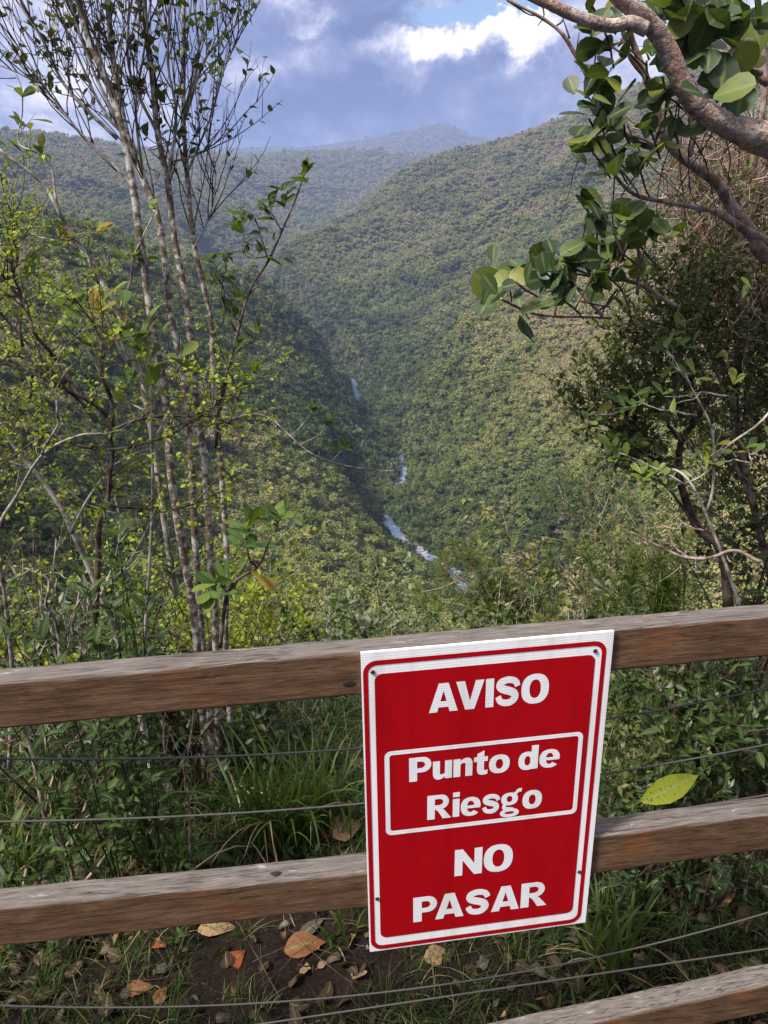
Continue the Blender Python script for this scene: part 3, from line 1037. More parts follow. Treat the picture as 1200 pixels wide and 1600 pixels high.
def build_fence():
    rng = np.random.default_rng(3)
    f = thing('timber_fence', FO, 'weathered timber rail fence strung with thin steel cables in front of the canyon', 'fence')
    f.rotation_euler = (0, 0, YAW)
    zz = CAM_H
    n0 = .0065
    top_rail = timber([(-2.6, 1.085, 1.172), (0, 1.0875, 1.1745), (2.6, 1.087, 1.1755)], n0, n0 + .052, rng, f, 'rail')
    low_rail = timber([(-2.6, .615, .712), (-.9, .614, .706), (-.22, .592, .682), (.24, .6035, .702), (.62, .610, .706), (2.6, .612, .706)], n0, n0 + .052, rng, f, 'rail')
    timber([(-2.6, .012, .106), (0, .046, .140), (.75, .112, .2065), (2.6, .24, .335)], n0, n0 + .052, rng, f, 'rail')
    for u in (-2.35, 2.35):
        o = timber([(-.4, -.045, .045), (1.26, -.045, .045)], 0.060, .150, rng, f, 'post')
        o.rotation_euler = (0, -math.pi / 2, 0)
        o.location = (u, 0, 0)
    # cables: traced where they cross the photo, hung just behind the rails
    n = .0605
    for pts in ([(0, 1185), (285, 1184), (570, 1170), (750, 1149), (950, 1123), (1200, 1076)], [(0, 1283.5), (285, 1275), (570, 1257), (950, 1206), (1200, 1164)],
                [(0, 1392), (300, 1366), (570, 1332), (945, 1282), (1200, 1242)], [(0, 1574), (330, 1567), (600, 1547), (840, 1518), (1000, 1485), (1200, 1422)], [(380, 1602), (600, 1573), (925, 1526), (1200, 1480)]):
        uz = [at_fence(x, y, n) for x, y in pts]
        cf = np.polyfit([a[0] for a in uz], [a[1] for a in uz], 2 if len(uz) > 4 else 1)
        us = np.linspace(-2.35, 2.35, 90)
        mb = MB(); tube(mb, np.stack([us, np.full(90, n), np.polyval(cf, np.clip(us, -1.3, 1.1))], 1), .0021, .0021, 6)
        o = mb.build('cable', M_STEEL, None); o.parent = f
    # the open knot on top of the lower rail
    u, z = at_fence(430, 1362, .02)
    mb = MB()
    ang = np.linspace(0, 2 * math.pi, 14, endpoint=False)
    V = [(u + .010 * math.cos(a) * (1 + .3 * math.sin(3 * a)), .026 + .006 * math.sin(a), .0) for a in ang] + [(u, .026, .005)]
    mb.add(np.array(V), None, [(k, (k + 1) % 14, 14) for k in range(14)])
    o = mb.build('knot', M_KNOT, None); o.parent = low_rail; o.location = (0, 0, np.interp(u, [-.9, -.22], [.706, .682]) + .0015 - low_rail.location[2])
    u, z = at_fence(546, 1069, .006)
    mb = MB()
    V = [(u + .012 * math.cos(a), .0058, z + .0055 * math.sin(a)) for a in ang] + [(u, .0045, z)]
    mb.add(np.array(V), None, [(k, (k + 1) % 14, 14) for k in range(14)])
    o = mb.build('knot', M_KNOT, None); o.parent = top_rail; o.location = (0, 0, -top_rail.location[2])


build_fence()


# ------------------------------------------------------------------ warning sign
def sell(cx, cy, rx, ry, a0, a1, n=28, pw=2.35):
    a = np.radians(np.linspace(a0, a1, n))
    c, s = np.cos(a), np.sin(a)
    return [(cx + rx * math.copysign(abs(p) ** (2 / pw), p), cy + ry * math.copysign(abs(q) ** (2 / pw), q)) for p, q in zip(c, s)]


def ring(cx, cy, rx, ry, ix, iy, a0=0, a1=360, n=40, pw=2.35):
    return ('strip', sell(cx, cy, rx, ry, a0, a1, n, pw), sell(cx, cy, ix, iy, a0, a1, n, 2.2))


def poly(*p):
    return ('poly', list(p))


def spine(pts, widths, n=40):
    p = resample([(x, y, 0) for x, y in pts], n)[:, :2]
    w = np.interp(np.linspace(0, 1, n), np.linspace(0, 1, len(widths)), widths)
    t = np.gradient(p, axis=0); t = t / np.linalg.norm(t, axis=1)[:, None]
    nn = np.stack([-t[:, 1], t[:, 0]], 1)
    return ('strip', [tuple(x) for x in p + nn * w[:, None] / 2], [tuple(x) for x in p - nn * w[:, None] / 2])


def bowlP(y0, y1, xs, xe):
    ym = (y0 + y1) / 2; h = (y1 - y0) / 2
    o = [(xs, y1)] + [(xe - h * 1.05 + h * 1.05 * math.cos(a), ym + h * math.sin(a)) for a in np.radians(np.linspace(90, -90, 17))] + [(xs, y0)]
    hi = h * .42
    i = [(xs, ym + hi)] + [(xe - .56 * h - hi * 1.3 + hi * 1.3 * math.cos(a) - .06, ym + hi * math.sin(a)) for a in np.radians(np.linspace(90, -90, 17))] + [(xs, ym - hi)]
    return ('strip', o, i)


def glyphs():
    G = {}
    G['A'] = (1.02, [poly((0, 0), (.29, 0), (.51, .74), (.51, 1), (.34, 1)), poly((1.02, 0), (.73, 0), (.51, .74), (.51, 1), (.68, 1)), poly((.335, .165), (.685, .165), (.625, .37), (.395, .37))])
    G['V'] = (1.0, [poly((0, 1), (.31, 1), (.5, .30), (.5, 0), (.335, 0)), poly((1.0, 1), (.69, 1), (.5, .30), (.5, 0), (.665, 0))])
    G['I'] = (.29, [poly((0, 0), (.29, 0), (.29, 1), (0, 1))])
    G['O'] = (1.0, [ring(.5, .5, .5, .525, .205, .325)])
    S = [(.80, .66), (.70, .84), (.44, .905), (.20, .83), (.165, .68), (.28, .585), (.46, .525), (.66, .43), (.71, .28), (.60, .14), (.41, .098), (.20, .16), (.10, .345)]
    W = [.20, .22, .235, .255, .27, .275, .285, .275, .265, .25, .235, .22, .20]
    G['S'] = (.88, [spine(S, W)])
    G['P'] = (.84, [poly((0, 0), (.30, 0), (.30, 1), (0, 1)), bowlP(.36, 1.0, .30, .84)])
    G['R'] = (.96, [poly((0, 0), (.30, 0), (.30, 1), (0, 1)), bowlP(.40, 1.0, .30, .86), poly((.33, .405), (.58, .44), (.70, .33), (.96, 0), (.62, 0), (.44, .30))])
    G['N'] = (.94, [poly((0, 0), (.27, 0), (.27, 1), (0, 1)), poly((.67, 0), (.94, 0), (.94, 1), (.67, 1)), poly((.27, 1), (.27, .58), (.67, 0), (.67, .42))])
    up = [poly((0, .26), (.27, .26), (.27, .75), (0, .75)), poly((.46, 0), (.73, 0), (.73, .75), (.46, .75)),
          ('strip', [(0, .26), (.01, .14), (.06, .04), (.15, -.02), (.27, -.025), (.38, .02), (.46, .09)], [(.27, .26), (.272, .225), (.285, .20), (.31, .185), (.36, .185), (.42, .205), (.46, .25)])]
    G['u'] = (.73, up)
    fl = lambda p: [(.73 - x, .75 - y) for x, y in p]
    G['n'] = (.73, [(s[0],) + tuple(fl(q) for q in s[1:]) for s in up])
    G['t'] = (.53, [poly((.12, .20), (.39, .20), (.39, 1.0), (.12, .88)), poly((0, .55), (.53, .55), (.53, .75), (0, .75)),
                    ('strip', [(.12, .20), (.14, .09), (.20, .01), (.31, -.02), (.43, -.02), (.53, .005)], [(.39, .20), (.392, .19), (.40, .18), (.43, .175), (.48, .175), (.53, .185)])])
    G['o'] = (.80, [ring(.40, .365, .40, .395, .14, .205)])
    G['d'] = (.77, [ring(.355, .365, .355, .39, .115, .20), poly((.50, 0), (.77, 0), (.77, 1), (.50, 1))])
    G['e'] = (.80, [ring(.40, .365, .40, .395, .145, .235, -4, 318, 40), poly((.20, .295), (.79, .295), (.785, .415), (.20, .415))])
    G['i'] = (.27, [poly((0, 0), (.27, 0), (.27, .75), (0, .75)), poly((0, .83), (.27, .83), (.27, 1.02), (0, 1.02))])
    G['s'] = (.72, [spine([(x * .83, y * .79 - .02) for x, y in S], [w * .80 for w in W])])
    G['g'] = (.82, [ring(.34, .49, .34, .265, .115, .125), spine([(.52, .70), (.62, .74), (.70, .83), (.82, .82)], [.10, .12, .14, .15], 8),
                    ring(.36, -.09, .385, .175, .20, .055), spine([(.20, .30), (.12, .20), (.16, .11), (.34, .075), (.52, .06)], [.12, .15, .15, .14, .10], 12)])
    return G


def tri_fan_poly(p):
    """triangles of a simple polygon by ear clipping"""
    p = [np.array(x, float) for x in p]
    idx = list(range(len(p)))
    area = sum(p[i][0] * p[(i + 1) % len(p)][1] - p[(i + 1) % len(p)][0] * p[i][1] for i in range(len(p)))
    if area < 0:
        idx.reverse()
    cr = lambda a, b, c: (b[0] - a[0]) * (c[1] - a[1]) - (b[1] - a[1]) * (c[0] - a[0])
    out = []
    while len(idx) > 3:
        for k in range(len(idx)):
            a, b, c = idx[k - 1], idx[k], idx[(k + 1) % len(idx)]
            if cr(p[a], p[b], p[c]) <= 1e-12:
                continue
            if any(cr(p[a], p[b], p[j]) >= 0 and cr(p[b], p[c], p[j]) >= 0 and cr(p[c], p[a], p[j]) >= 0 for j in idx if j not in (a, b, c)):
                continue
            out.append((a, b, c)); idx.pop(k)
            break
        else:
            break
    out.append(tuple(idx))
    return out


def write(mb, text, x0, x1, y0, cap, depth):
    G = glyphs()
    gap, space = .055, .34
    total = 0
    for k, ch in enumerate(text):
        total += space if ch == ' ' else G[ch][0] + (gap if k < len(text) - 1 and text[k + 1] != ' ' else 0)
    kern = {('A', 'V'): -.13, ('P', 'A'): -.12}
    total += sum(kern.get((a, b), 0) for a, b in zip(text, text[1:]))
    sx = (x1 - x0) / total
    x = x0
    for k, ch in enumerate(text):
        if ch == ' ':
            x += space * sx
            continue
        w, shapes = G[ch]
        for s, sh in enumerate(shapes):
            z = depth - s * .00006
            M = lambda q: [(x + a * sx, z, y0 + b * cap) for a, b in q]
            if sh[0] == 'poly':
                mb.add(M(sh[1]), None, tri_fan_poly(sh[1]))
            else:
                o, i = M(sh[1]), M(sh[2]); n = len(o)
                mb.add(o + i, [(j, j + 1, n + j + 1, n + j) for j in range(n - 1)])
        nxt = text[k + 1] if k + 1 < len(text) else ''
        x += (w + (gap if nxt and nxt != ' ' else 0) + kern.get((ch, nxt), 0)) * sx


def rrect(x0, x1, z0, z1, r, n=6):
    out = []
    for cx, cz, a0 in ((x1 - r, z1 - r, 0), (x0 + r, z1 - r, 90), (x0 + r, z0 + r, 180), (x1 - r, z0 + r, 270)):
        for a in np.radians(np.linspace(a0, a0 + 90, n)):
            out.append((cx + r * math.cos(a), cz + r * math.sin(a)))
    return out


def mat_print(name, col, corr=.10, wear=None):
    m, nt, out = new_mat(name)
    tc = N(nt, 'ShaderNodeTexCoord')
    wv = N(nt, 'ShaderNodeTexWave', wave_type='BANDS', bands_direction='Z', i_Scale=62.0, i_Distortion=0.15)
    nt.links.new(tc.outputs['Object'], wv.inputs['Vector'])
    nz = N(nt, 'ShaderNodeTexNoise', i_Scale=9.0, i_Detail=5.0)
    nt.links.new(tc.outputs['Object'], nz.inputs['Vector'])
    lo = tuple(c * (1 - corr) for c in col)
    c = mixc(nt, wv.outputs[0], lo, col)
    mp = N(nt, 'ShaderNodeMapping'); mp.inputs['Scale'].default_value = (2.6, 2.6, .35)
    nt.links.new(tc.outputs['Object'], mp.inputs[0]); nt.links.new(mp.outputs[0], nz.inputs['Vector'])
    d = ramp(nt, [(.30, (.82, .81, .78)), (.52, (1, 1, 1))], nz.outputs[0])
    c = mixc(nt, 1.0, c, d.outputs[0], 'MULTIPLY')
    p = N(nt, 'ShaderNodeBsdfPrincipled', i_Roughness=0.45)
    p.inputs['Specular IOR Level'].default_value = 0.18
    nt.links.new(c, p.inputs['Base Color'])
    b = N(nt, 'ShaderNodeBump', i_Strength=0.12, i_Distance=0.001)
    nt.links.new(wv.outputs[0], b.inputs['Height']); nt.links.new(b.outputs[0], p.inputs['Normal'])
    nt.links.new(p.outputs[0], out.inputs[0])
    return m


def build_sign():
    M_WHITE = mat_print('corrugated_white', (.84, .84, .86), .02)
    M_RED = mat_print('red_print', (.38, .002, .006), .05)
    M_TXT = mat_print('white_print', (.80, .81, .84), .04)
    s = thing('warning_sign', FP(0, 0, SIGN_Z), 'red and white corrugated warning sign reading AVISO Punto de Riesgo NO PASAR on the fence', 'sign')
    s.rotation_euler = (0, 0, YAW)
    def part(mb, name, mat):
        o = mb.build(name, mat, None, smooth=False); o.parent = s
        return o
    # board, a little wavy, 5 mm thick
    X0, X1, Z0, Z1 = -.2290, .2290, -.348, .3455
    nx, nz = 12, 18
    mb = MB()
    xs, zs = np.linspace(X0, X1, nx), np.linspace(Z0, Z1, nz)
    F = [(x, 0.0, z) for z in zs for x in xs]; Bk = [(x, .0052, z) for z in zs for x in xs]
    q = [(j * nx + i, j * nx + i + 1, (j + 1) * nx + i + 1, (j + 1) * nx + i) for j in range(nz - 1) for i in range(nx - 1)]
    mb.add(F, q); mb.add(Bk, [t[::-1] for t in q])
    per = [i for i in range(nx)] + [j * nx + nx - 1 for j in range(1, nz)] + [(nz - 1) * nx + i for i in range(nx - 2, -1, -1)] + [j * nx for j in range(nz - 2, 0, -1)]
    m = len(per)
    mb.add([F[k] for k in per] + [Bk[k] for k in per], [((k + 1) % m, k, m + k, m + (k + 1) % m) for k in range(m)])
    part(mb, 'board', M_WHITE)
    D = -.0006
    def strip(mb, a, b, d=D):
        n = len(a)
        mb.add([(x, d, z) for x, z in a] + [(x, d, z) for x, z in b], [(k, (k + 1) % n, n + (k + 1) % n, n + k) for k in range(n)])
    mb = MB()
    strip(mb, rrect(-.2265, .2175, -.3440, .3285, .024), rrect(-.2178, .2090, -.3335, .3190, .016))
    part(mb, 'red_border', M_RED)
    mb = MB()
    r = rrect(-.2065, .1975, -.3140, .3010, .014)
    mb.add([(x, D, z) for x, z in r], None, tri_fan_poly(r))
    part(mb, 'red_field', M_RED)
    mb = MB()
    strip(mb, rrect(-.1917, .1870, -.0550, .1370, .012), rrect(-.1827, .1783, -.0452, .1281, .006), D * 2)
    part(mb, 'inner_frame', M_TXT)
    for txt, a, b, y, cap in (('AVISO', -.1095, .1130, .2110, .0600), ('Punto de', -.1462, .1437, .0640, .0535), ('Riesgo', -.1118, .1139, -.0290, .0565), ('NO', -.0565, .0617, -.1765, .0660), ('PASAR', -.1395, .1389, -.2830, .0645)):
        mb = MB()
        write(mb, txt, a, b, y, cap, D * 2)
        part(mb, 'lettering', M_TXT)
    for x, z in ((-.2093, .3059), (.1960, .3083), (-.2114, -.2091), (.2045, -.2063)):
        mb = MB()
        a = np.linspace(0, 2 * math.pi, 12, endpoint=False)
        V = [(x + .0042 * math.cos(t), -.0007, z + .0042 * math.sin(t)) for t in a] + [(x + .0032 * math.cos(t), -.0026, z + .0032 * math.sin(t)) for t in a] + [(x, -.0018, z)]
        mb.add(V, [(k, (k + 1) % 12, 12 + (k + 1) % 12, 12 + k) for k in range(12)], [(12 + k, 12 + (k + 1) % 12, 24) for k in range(12)])
        part(mb, 'screw', M_RUST)
    return s


M_RUST = mat_plain('dark_rusty_screw', (.035, .022, .016), .7, .3)
build_sign()


# ------------------------------------------------------------------ the bank under and behind the fence
def build_ground():
    xs = np.concatenate([np.linspace(-9, -3.2, 24), np.linspace(-3.1, 3.1, 250), np.linspace(3.2, 9, 24)])
    ys = np.concatenate([np.linspace(-5, .7, 16), np.linspace(.75, 4.0, 170), np.linspace(4.1, 9.5, 40)])
    Xg, Yg = np.meshgrid(xs, ys)
    Zg = ground_z(Xg, Yg) + .006 * vnoise(Xg * 40, Yg * 40, 8)
    V = np.stack([Xg, Yg, Zg], -1).reshape(-1, 3)
    nx, ny = len(xs), len(ys)
    i = np.arange(ny - 1)[:, None] * nx; j = np.arange(nx - 1)[None, :]
    mb = MB(); mb.add(V, np.stack([i + j, i + j + 1, i + nx + j + 1, i + nx + j], -1).reshape(-1, 4))
    m, nt, out = new_mat('damp_soil')
    geo = N(nt, 'ShaderNodeNewGeometry')
    n1 = N(nt, 'ShaderNodeTexNoise', i_Scale=9.0, i_Detail=8.0, i_Roughness=.7)
    n2 = N(nt, 'ShaderNodeTexNoise', i_Scale=85.0, i_Detail=5.0, i_Roughness=.7)
    vo = N(nt, 'ShaderNodeTexVoronoi', i_Scale=55.0)
    for n in (n1, n2, vo):
        nt.links.new(geo.outputs['Position'], n.inputs['Vector'])
    c1 = ramp(nt, [(.3, (.009, .006, .005)), (.55, (.020, .0135, .0105)), (.75, (.042, .029, .022))], n1.outputs[0])
    c2 = ramp(nt, [(.35, (.5, .5, .5)), (.7, (1.5, 1.45, 1.4))], n2.outputs[0])
    c = mixc(nt, 1.0, c1.outputs[0], c2.outputs[0], 'MULTIPLY')
    peb = ramp(nt, [(.10, (1, 1, 1)), (.16, (0, 0, 0))], vo.outputs['Distance'])
    c = mixc(nt, math_n(nt, 'MULTIPLY', peb.outputs[0], .45), c, (.09, .07, .06))
    p = N(nt, 'ShaderNodeBsdfPrincipled', i_Roughness=0.95)
    p.inputs['Specular IOR Level'].default_value = 0.15
    nt.links.new(c, p.inputs['Base Color'])
    b = N(nt, 'ShaderNodeBump', i_Strength=0.9, i_Distance=0.012)
    nt.links.new(n2.outputs[0], b.inputs['Height']); nt.links.new(b.outputs[0], p.inputs['Normal'])
    nt.links.new(p.outputs[0], out.inputs[0])
    tag(mb.build('ground', m), 'dark damp soil of the bank behind the fence', 'ground', kind='structure')


build_ground()


# ------------------------------------------------------------------ plant materials
G_DARK = [(0.0, (.012, .022, .008)), (.5, (.022, .042, .013)), (1.0, (.045, .075, .018))]
G_MID = [(0.0, (.013, .028, .008)), (.5, (.029, .056, .014)), (1.0, (.065, .108, .025))]
G_LIME = [(0.0, (.10, .14, .014)), (.5, (.25, .31, .022)), (1.0, (.40, .43, .04))]
G_BIG = [(0.0, (.035, .075, .020)), (.45, (.075, .135, .035)), (.75, (.15, .20, .035)), (.9, (.26, .24, .03)), (1.0, (.34, .20, .02))]
G_CLUSIA = [(0.0, (.014, .030, .012)), (.35, (.030, .060, .024)), (.65, (.070, .105, .022)), (.85, (.14, .16, .024)), (1.0, (.22, .22, .03))]
G_GREY = [(0.0, (.10, .125, .085)), (1.0, (.22, .25, .17))]
G_OLIVE = [(0.0, (.034, .050, .018)), (.5, (.078, .100, .032)), (.85, (.135, .155, .048)), (1.0, (.18, .16, .055))]
G_YEL = [(0.0, (.10, .12, .03)), (.5, (.17, .19, .045)), (1.0, (.27, .25, .07))]
G_GRASS = [(0.0, (.018, .038, .008)), (.55, (.050, .092, .017)), (.85, (.11, .16, .032)), (1.0, (.30, .25, .13))]
G_STRAW = [(0.0, (.20, .15, .09)), (1.0, (.40, .33, .22))]
G_FERN = [(0.0, (.010, .025, .010)), (1.0, (.042, .082, .025))]
G_NEEDLE = [(0.0, (.06, .09, .02)), (.6, (.12, .14, .035)), (1.0, (.24, .19, .08))]
ML = {k: mat_leaf('leaf_' + k, v, tr_[0], tr_[1], tr_[2]) for k, v, tr_ in (
    ('dark', G_DARK, (.45, .2, .4)), ('mid', G_MID, (.55, .35, .25)), ('lime', G_LIME, (.5, .45, .3)), ('big', G_BIG, (.42, .35, .4)), ('clusia', G_CLUSIA, (.5, .22, .4)),
    ('grey', G_GREY, (.6, .3, .2)), ('olive', G_OLIVE, (.5, .25, .3)), ('yellow', G_YEL, (.55, .4, .25)), ('grass', G_GRASS, (.5, .35, .3)), ('straw', G_STRAW, (.8, .2, .1)), ('fern', G_FERN, (.5, .35, .3)), ('needle', G_NEEDLE, (.6, .3, .2)))}
B_MOTTLE = mat_bark('mottled_bark', (.060, .040, .032), (.14, .105, .084), (.35, .335, .31), 90, .6, 40, .47, .60)
B_GREY = mat_bark('grey_bark', (.09, .075, .065), (.20, .17, .15), (.36, .34, .31), 80, .5, 22)
B_DARK = mat_bark('dark_bark', (.022, .015, .012), (.055, .038, .030), (.11, .08, .065), 90, .5, 30)
B_WHITE = mat_bark('white_bark', (.15, .13, .115), (.30, .28, .255), (.07, .05, .04), 70, .6, 30, .50, .60)
B_RED = mat_bark('reddish_bark', (.085, .050, .036), (.20, .125, .090), (.30, .24, .21), 80, .5, 26)


def mat_plates():
    """flaking bark: grey plates edged dark, salmon where they have come off"""
    m, nt, out = new_mat('flaking_bark')
    tc = N(nt, 'ShaderNodeTexCoord')
    n0 = N(nt, 'ShaderNodeTexNoise', i_Scale=26.0, i_Detail=4.0)
    nt.links.new(tc.outputs['Object'], n0.inputs['Vector'])
    ad = N(nt, 'ShaderNodeVectorMath', operation='MULTIPLY_ADD')
    nt.links.new(n0.outputs['Color'], ad.inputs[0]); ad.inputs[1].default_value = (.060, .060, .060); nt.links.new(tc.outputs['Object'], ad.inputs[2])
    vo = N(nt, 'ShaderNodeTexVoronoi', i_Scale=58.0, feature='DISTANCE_TO_EDGE')
    vc = N(nt, 'ShaderNodeTexVoronoi', i_Scale=58.0)
    for v in (vo, vc):
        nt.links.new(ad.outputs[0], v.inputs['Vector'])
    n1 = N(nt, 'ShaderNodeTexNoise', i_Scale=120.0, i_Detail=5.0)
    n2 = N(nt, 'ShaderNodeTexNoise', i_Scale=7.0, i_Detail=3.0)
    for n in (n1, n2):
        nt.links.new(tc.outputs['Object'], n.inputs['Vector'])
    sepc = N(nt, 'ShaderNodeSeparateColor'); nt.links.new(vc.outputs['Color'], sepc.inputs[0])
    plate = ramp(nt, [(0, (.21, .155, .13)), (.5, (.33, .25, .215)), (1, (.46, .38, .335))], sepc.outputs[0])
    sal = ramp(nt, [(.50, (0, 0, 0)), (.60, (1, 1, 1))], n2.outputs[0])
    c = mixc(nt, math_n(nt, 'MULTIPLY', sal.outputs[0], .75), plate.outputs[0], (.42, .24, .165))
    edge = ramp(nt, [(.0, (.74, .71, .69)), (.04, (.93, .92, .91)), (.10, (1, 1, 1))], vo.outputs['Distance'])
    c = mixc(nt, 1.0, c, edge.outputs[0], 'MULTIPLY')
    g = ramp(nt, [(.35, (.7, .7, .7)), (.65, (1.15, 1.15, 1.15))], n1.outputs[0])
    c = mixc(nt, 1.0, c, g.outputs[0], 'MULTIPLY')
    p = N(nt, 'ShaderNodeBsdfPrincipled', i_Roughness=0.88)
    p.inputs['Specular IOR Level'].default_value = .2
    nt.links.new(c, p.inputs['Base Color'])
    h = math_n(nt, 'ADD', math_n(nt, 'MULTIPLY', edge.outputs[0], .7), math_n(nt, 'MULTIPLY', n1.outputs[0], 1.1))
    b = N(nt, 'ShaderNodeBump', i_Strength=.9, i_Distance=.005)
    nt.links.new(h, b.inputs['Height']); nt.links.new(b.outputs[0], p.inputs['Normal'])
    nt.links.new(p.outputs[0], out.inputs[0])
    return m


B_PLATE = mat_plates()


# ------------------------------------------------------------------ plant builders
def PX(pts, Y0, Y1=None):
    """photo trace -> points in space; Y runs from Y0 to Y1 along the trace"""
    Y = np.linspace(Y0, Y0 if Y1 is None else Y1, len(pts))
    return np.array([P(x, y, d) for (x, y), d in zip(pts, Y)])


def sprout(base, d, L, rng, up=.15, wob=.28, n=8):
    d = unit(d)
    pts = [np.array(base, float)]
    for k in range(n):
        d = unit(d + rng.normal(size=3) * wob / math.sqrt(n) + np.array([0, 0, up / n]))
        pts.append(pts[-1] + d * L / n)
    return np.array(pts)


def leaves_along(mb, pts, kind, size, k, rng, lo=.2, spread=.9, upw=.6, tint=(.5, .22), wide=1.0, droop=0.0, jit=.0):
    n = len(pts)
    s = np.sort(rng.uniform(lo, 1.0, k)) * (n - 1)
    i = np.minimum(s.astype(int), n - 2); u = (s - i)[:, None]
    pos = pts[i] * (1 - u) + pts[i + 1] * u
    t = unit(pts[i + 1] - pts[i])
    rd = rand_dirs(k, rng); rd = unit(rd - t * (rd * t).sum(1)[:, None])
    d = unit(t * .45 + rd * spread + np.array([0, 0, .15 - droop]))
    nr = unit(np.array([0, 0, upw]) + rand_dirs(k, rng) * .55 + t * .2)
    if jit:
        pos = pos + rng.normal(size=pos.shape) * jit
    add_leaves(mb, kind, pos, d, nr, size * rng.uniform(.65, 1.2, k), np.clip(rng.normal(tint[0], tint[1], k), 0, 1), 0, wide)


def whorl(mb, pos, axis, k, size, kind, rng, open_=.8, tint=(.5, .2), wide=1.0, jit=.01):
    axis = unit(axis)
    a0 = rng.uniform(0, 6.28)
    x = unit(np.cross(axis, [.3, .8, .5])); y = np.cross(axis, x)
    ang = a0 + np.arange(k) * 2.4 + rng.normal(size=k) * .25
    rd = x[None] * np.cos(ang)[:, None] + y[None] * np.sin(ang)[:, None]
    op = open_ * rng.uniform(.6, 1.3, k)[:, None]
    d = unit(axis[None] * (1.1 - op * .6) + rd * op)
    nr = unit(axis[None] * op - rd * (1.1 - op * .6) * .8 + rng.normal(size=(k, 3)) * .22)
    p = np.asarray(pos)[None] + rng.normal(size=(k, 3)) * jit + axis[None] * rng.uniform(-.5, .2, k)[:, None] * size * .5
    add_leaves(mb, kind, p, d, nr, size * rng.uniform(.7, 1.15, k), np.clip(rng.normal(tint[0], tint[1], k), 0, 1), 0, wide)


def twigs_from(mb, pts, k, L, r, rng, lo=.3, hi=1.0, up=.3, out=.9, wob=.3, sub=0, sides=4, bias=None):
    """k twigs off a branch; returns every twig's points"""
    res = []
    n = len(pts)
    for j in range(k):
        s = rng.uniform(lo, hi) * (n - 1)
        i = min(int(s), n - 2)
        b = pts[i] + (pts[i + 1] - pts[i]) * (s - i)
        t = unit(pts[i + 1] - pts[i])
        d = unit(t * .7 + rand_dirs(1, rng)[0] * out + np.array([0, 0, up]) + (0 if bias is None else np.asarray(bias)))
        l = L * rng.uniform(.55, 1.25)
        tw = sprout(b, d, l, rng, up, wob, 7)
        tube(mb, tw, r, r * .35, sides)
        res.append(tw)
        if sub:
            res += twigs_from(mb, tw, sub, L * .5, r * .6, rng, .25, 1, up, out, wob, 0, 3, bias)
    return res


def bush(name, label, cat, base, H, spread, nstem, leaf, size, per, mat, bark, rng, group=None, ntw=5, r=.006, sub=1, up=.25, lean=(0, 0, 0), tint=(.5, .22), wide=1.0, lo=.15, stemname='stem', upw=.6, droop=0.0):
    """a shrub: stems rise from its foot, twigs off them, leaves along the twigs"""
    t = thing(name, base, label, cat, group)
    tw_mb, lf = MB(), MB()
    base = np.asarray(base, float)
    for k in range(nstem):
        a = rng.uniform(0, 6.28); sp = spread * rng.uniform(.25, 1.0)
        top = base + np.array([math.cos(a) * sp, math.sin(a) * sp * .7, H * rng.uniform(.65, 1.05)]) + np.asarray(lean) * H
        b0 = base + np.array([math.cos(a), math.sin(a), 0]) * .03
        mid = b0 * .5 + top * .5 + rng.normal(size=3) * .06 * H
        st = resample([b0 - [0, 0, .05], mid, top], 12)
        mb = MB(); tube(mb, st, r, r * .35, 6, rough=.04, rng=rng)
        mb.build(stemname, bark, t)
        tw = twigs_from(tw_mb, st, ntw, H * .34, r * .4, rng, .22, 1, up, .9, .35, sub)
        for q in tw + [st[5:]]:
            leaves_along(lf, q, leaf, size, per, rng, lo, .9, upw, tint, wide, droop)
    if tw_mb.n:
        tw_mb.build('twigs', bark, t)
    lf.build('foliage', ML[mat], t)
    return t


def gnd(px, Y):
    """foot of a plant: ground point Y metres ahead in the column of photo pixel px"""
    x = (px - 600) / F_PX * Y * 1.02
    return np.array([x, Y, float(ground_z(x, Y))])


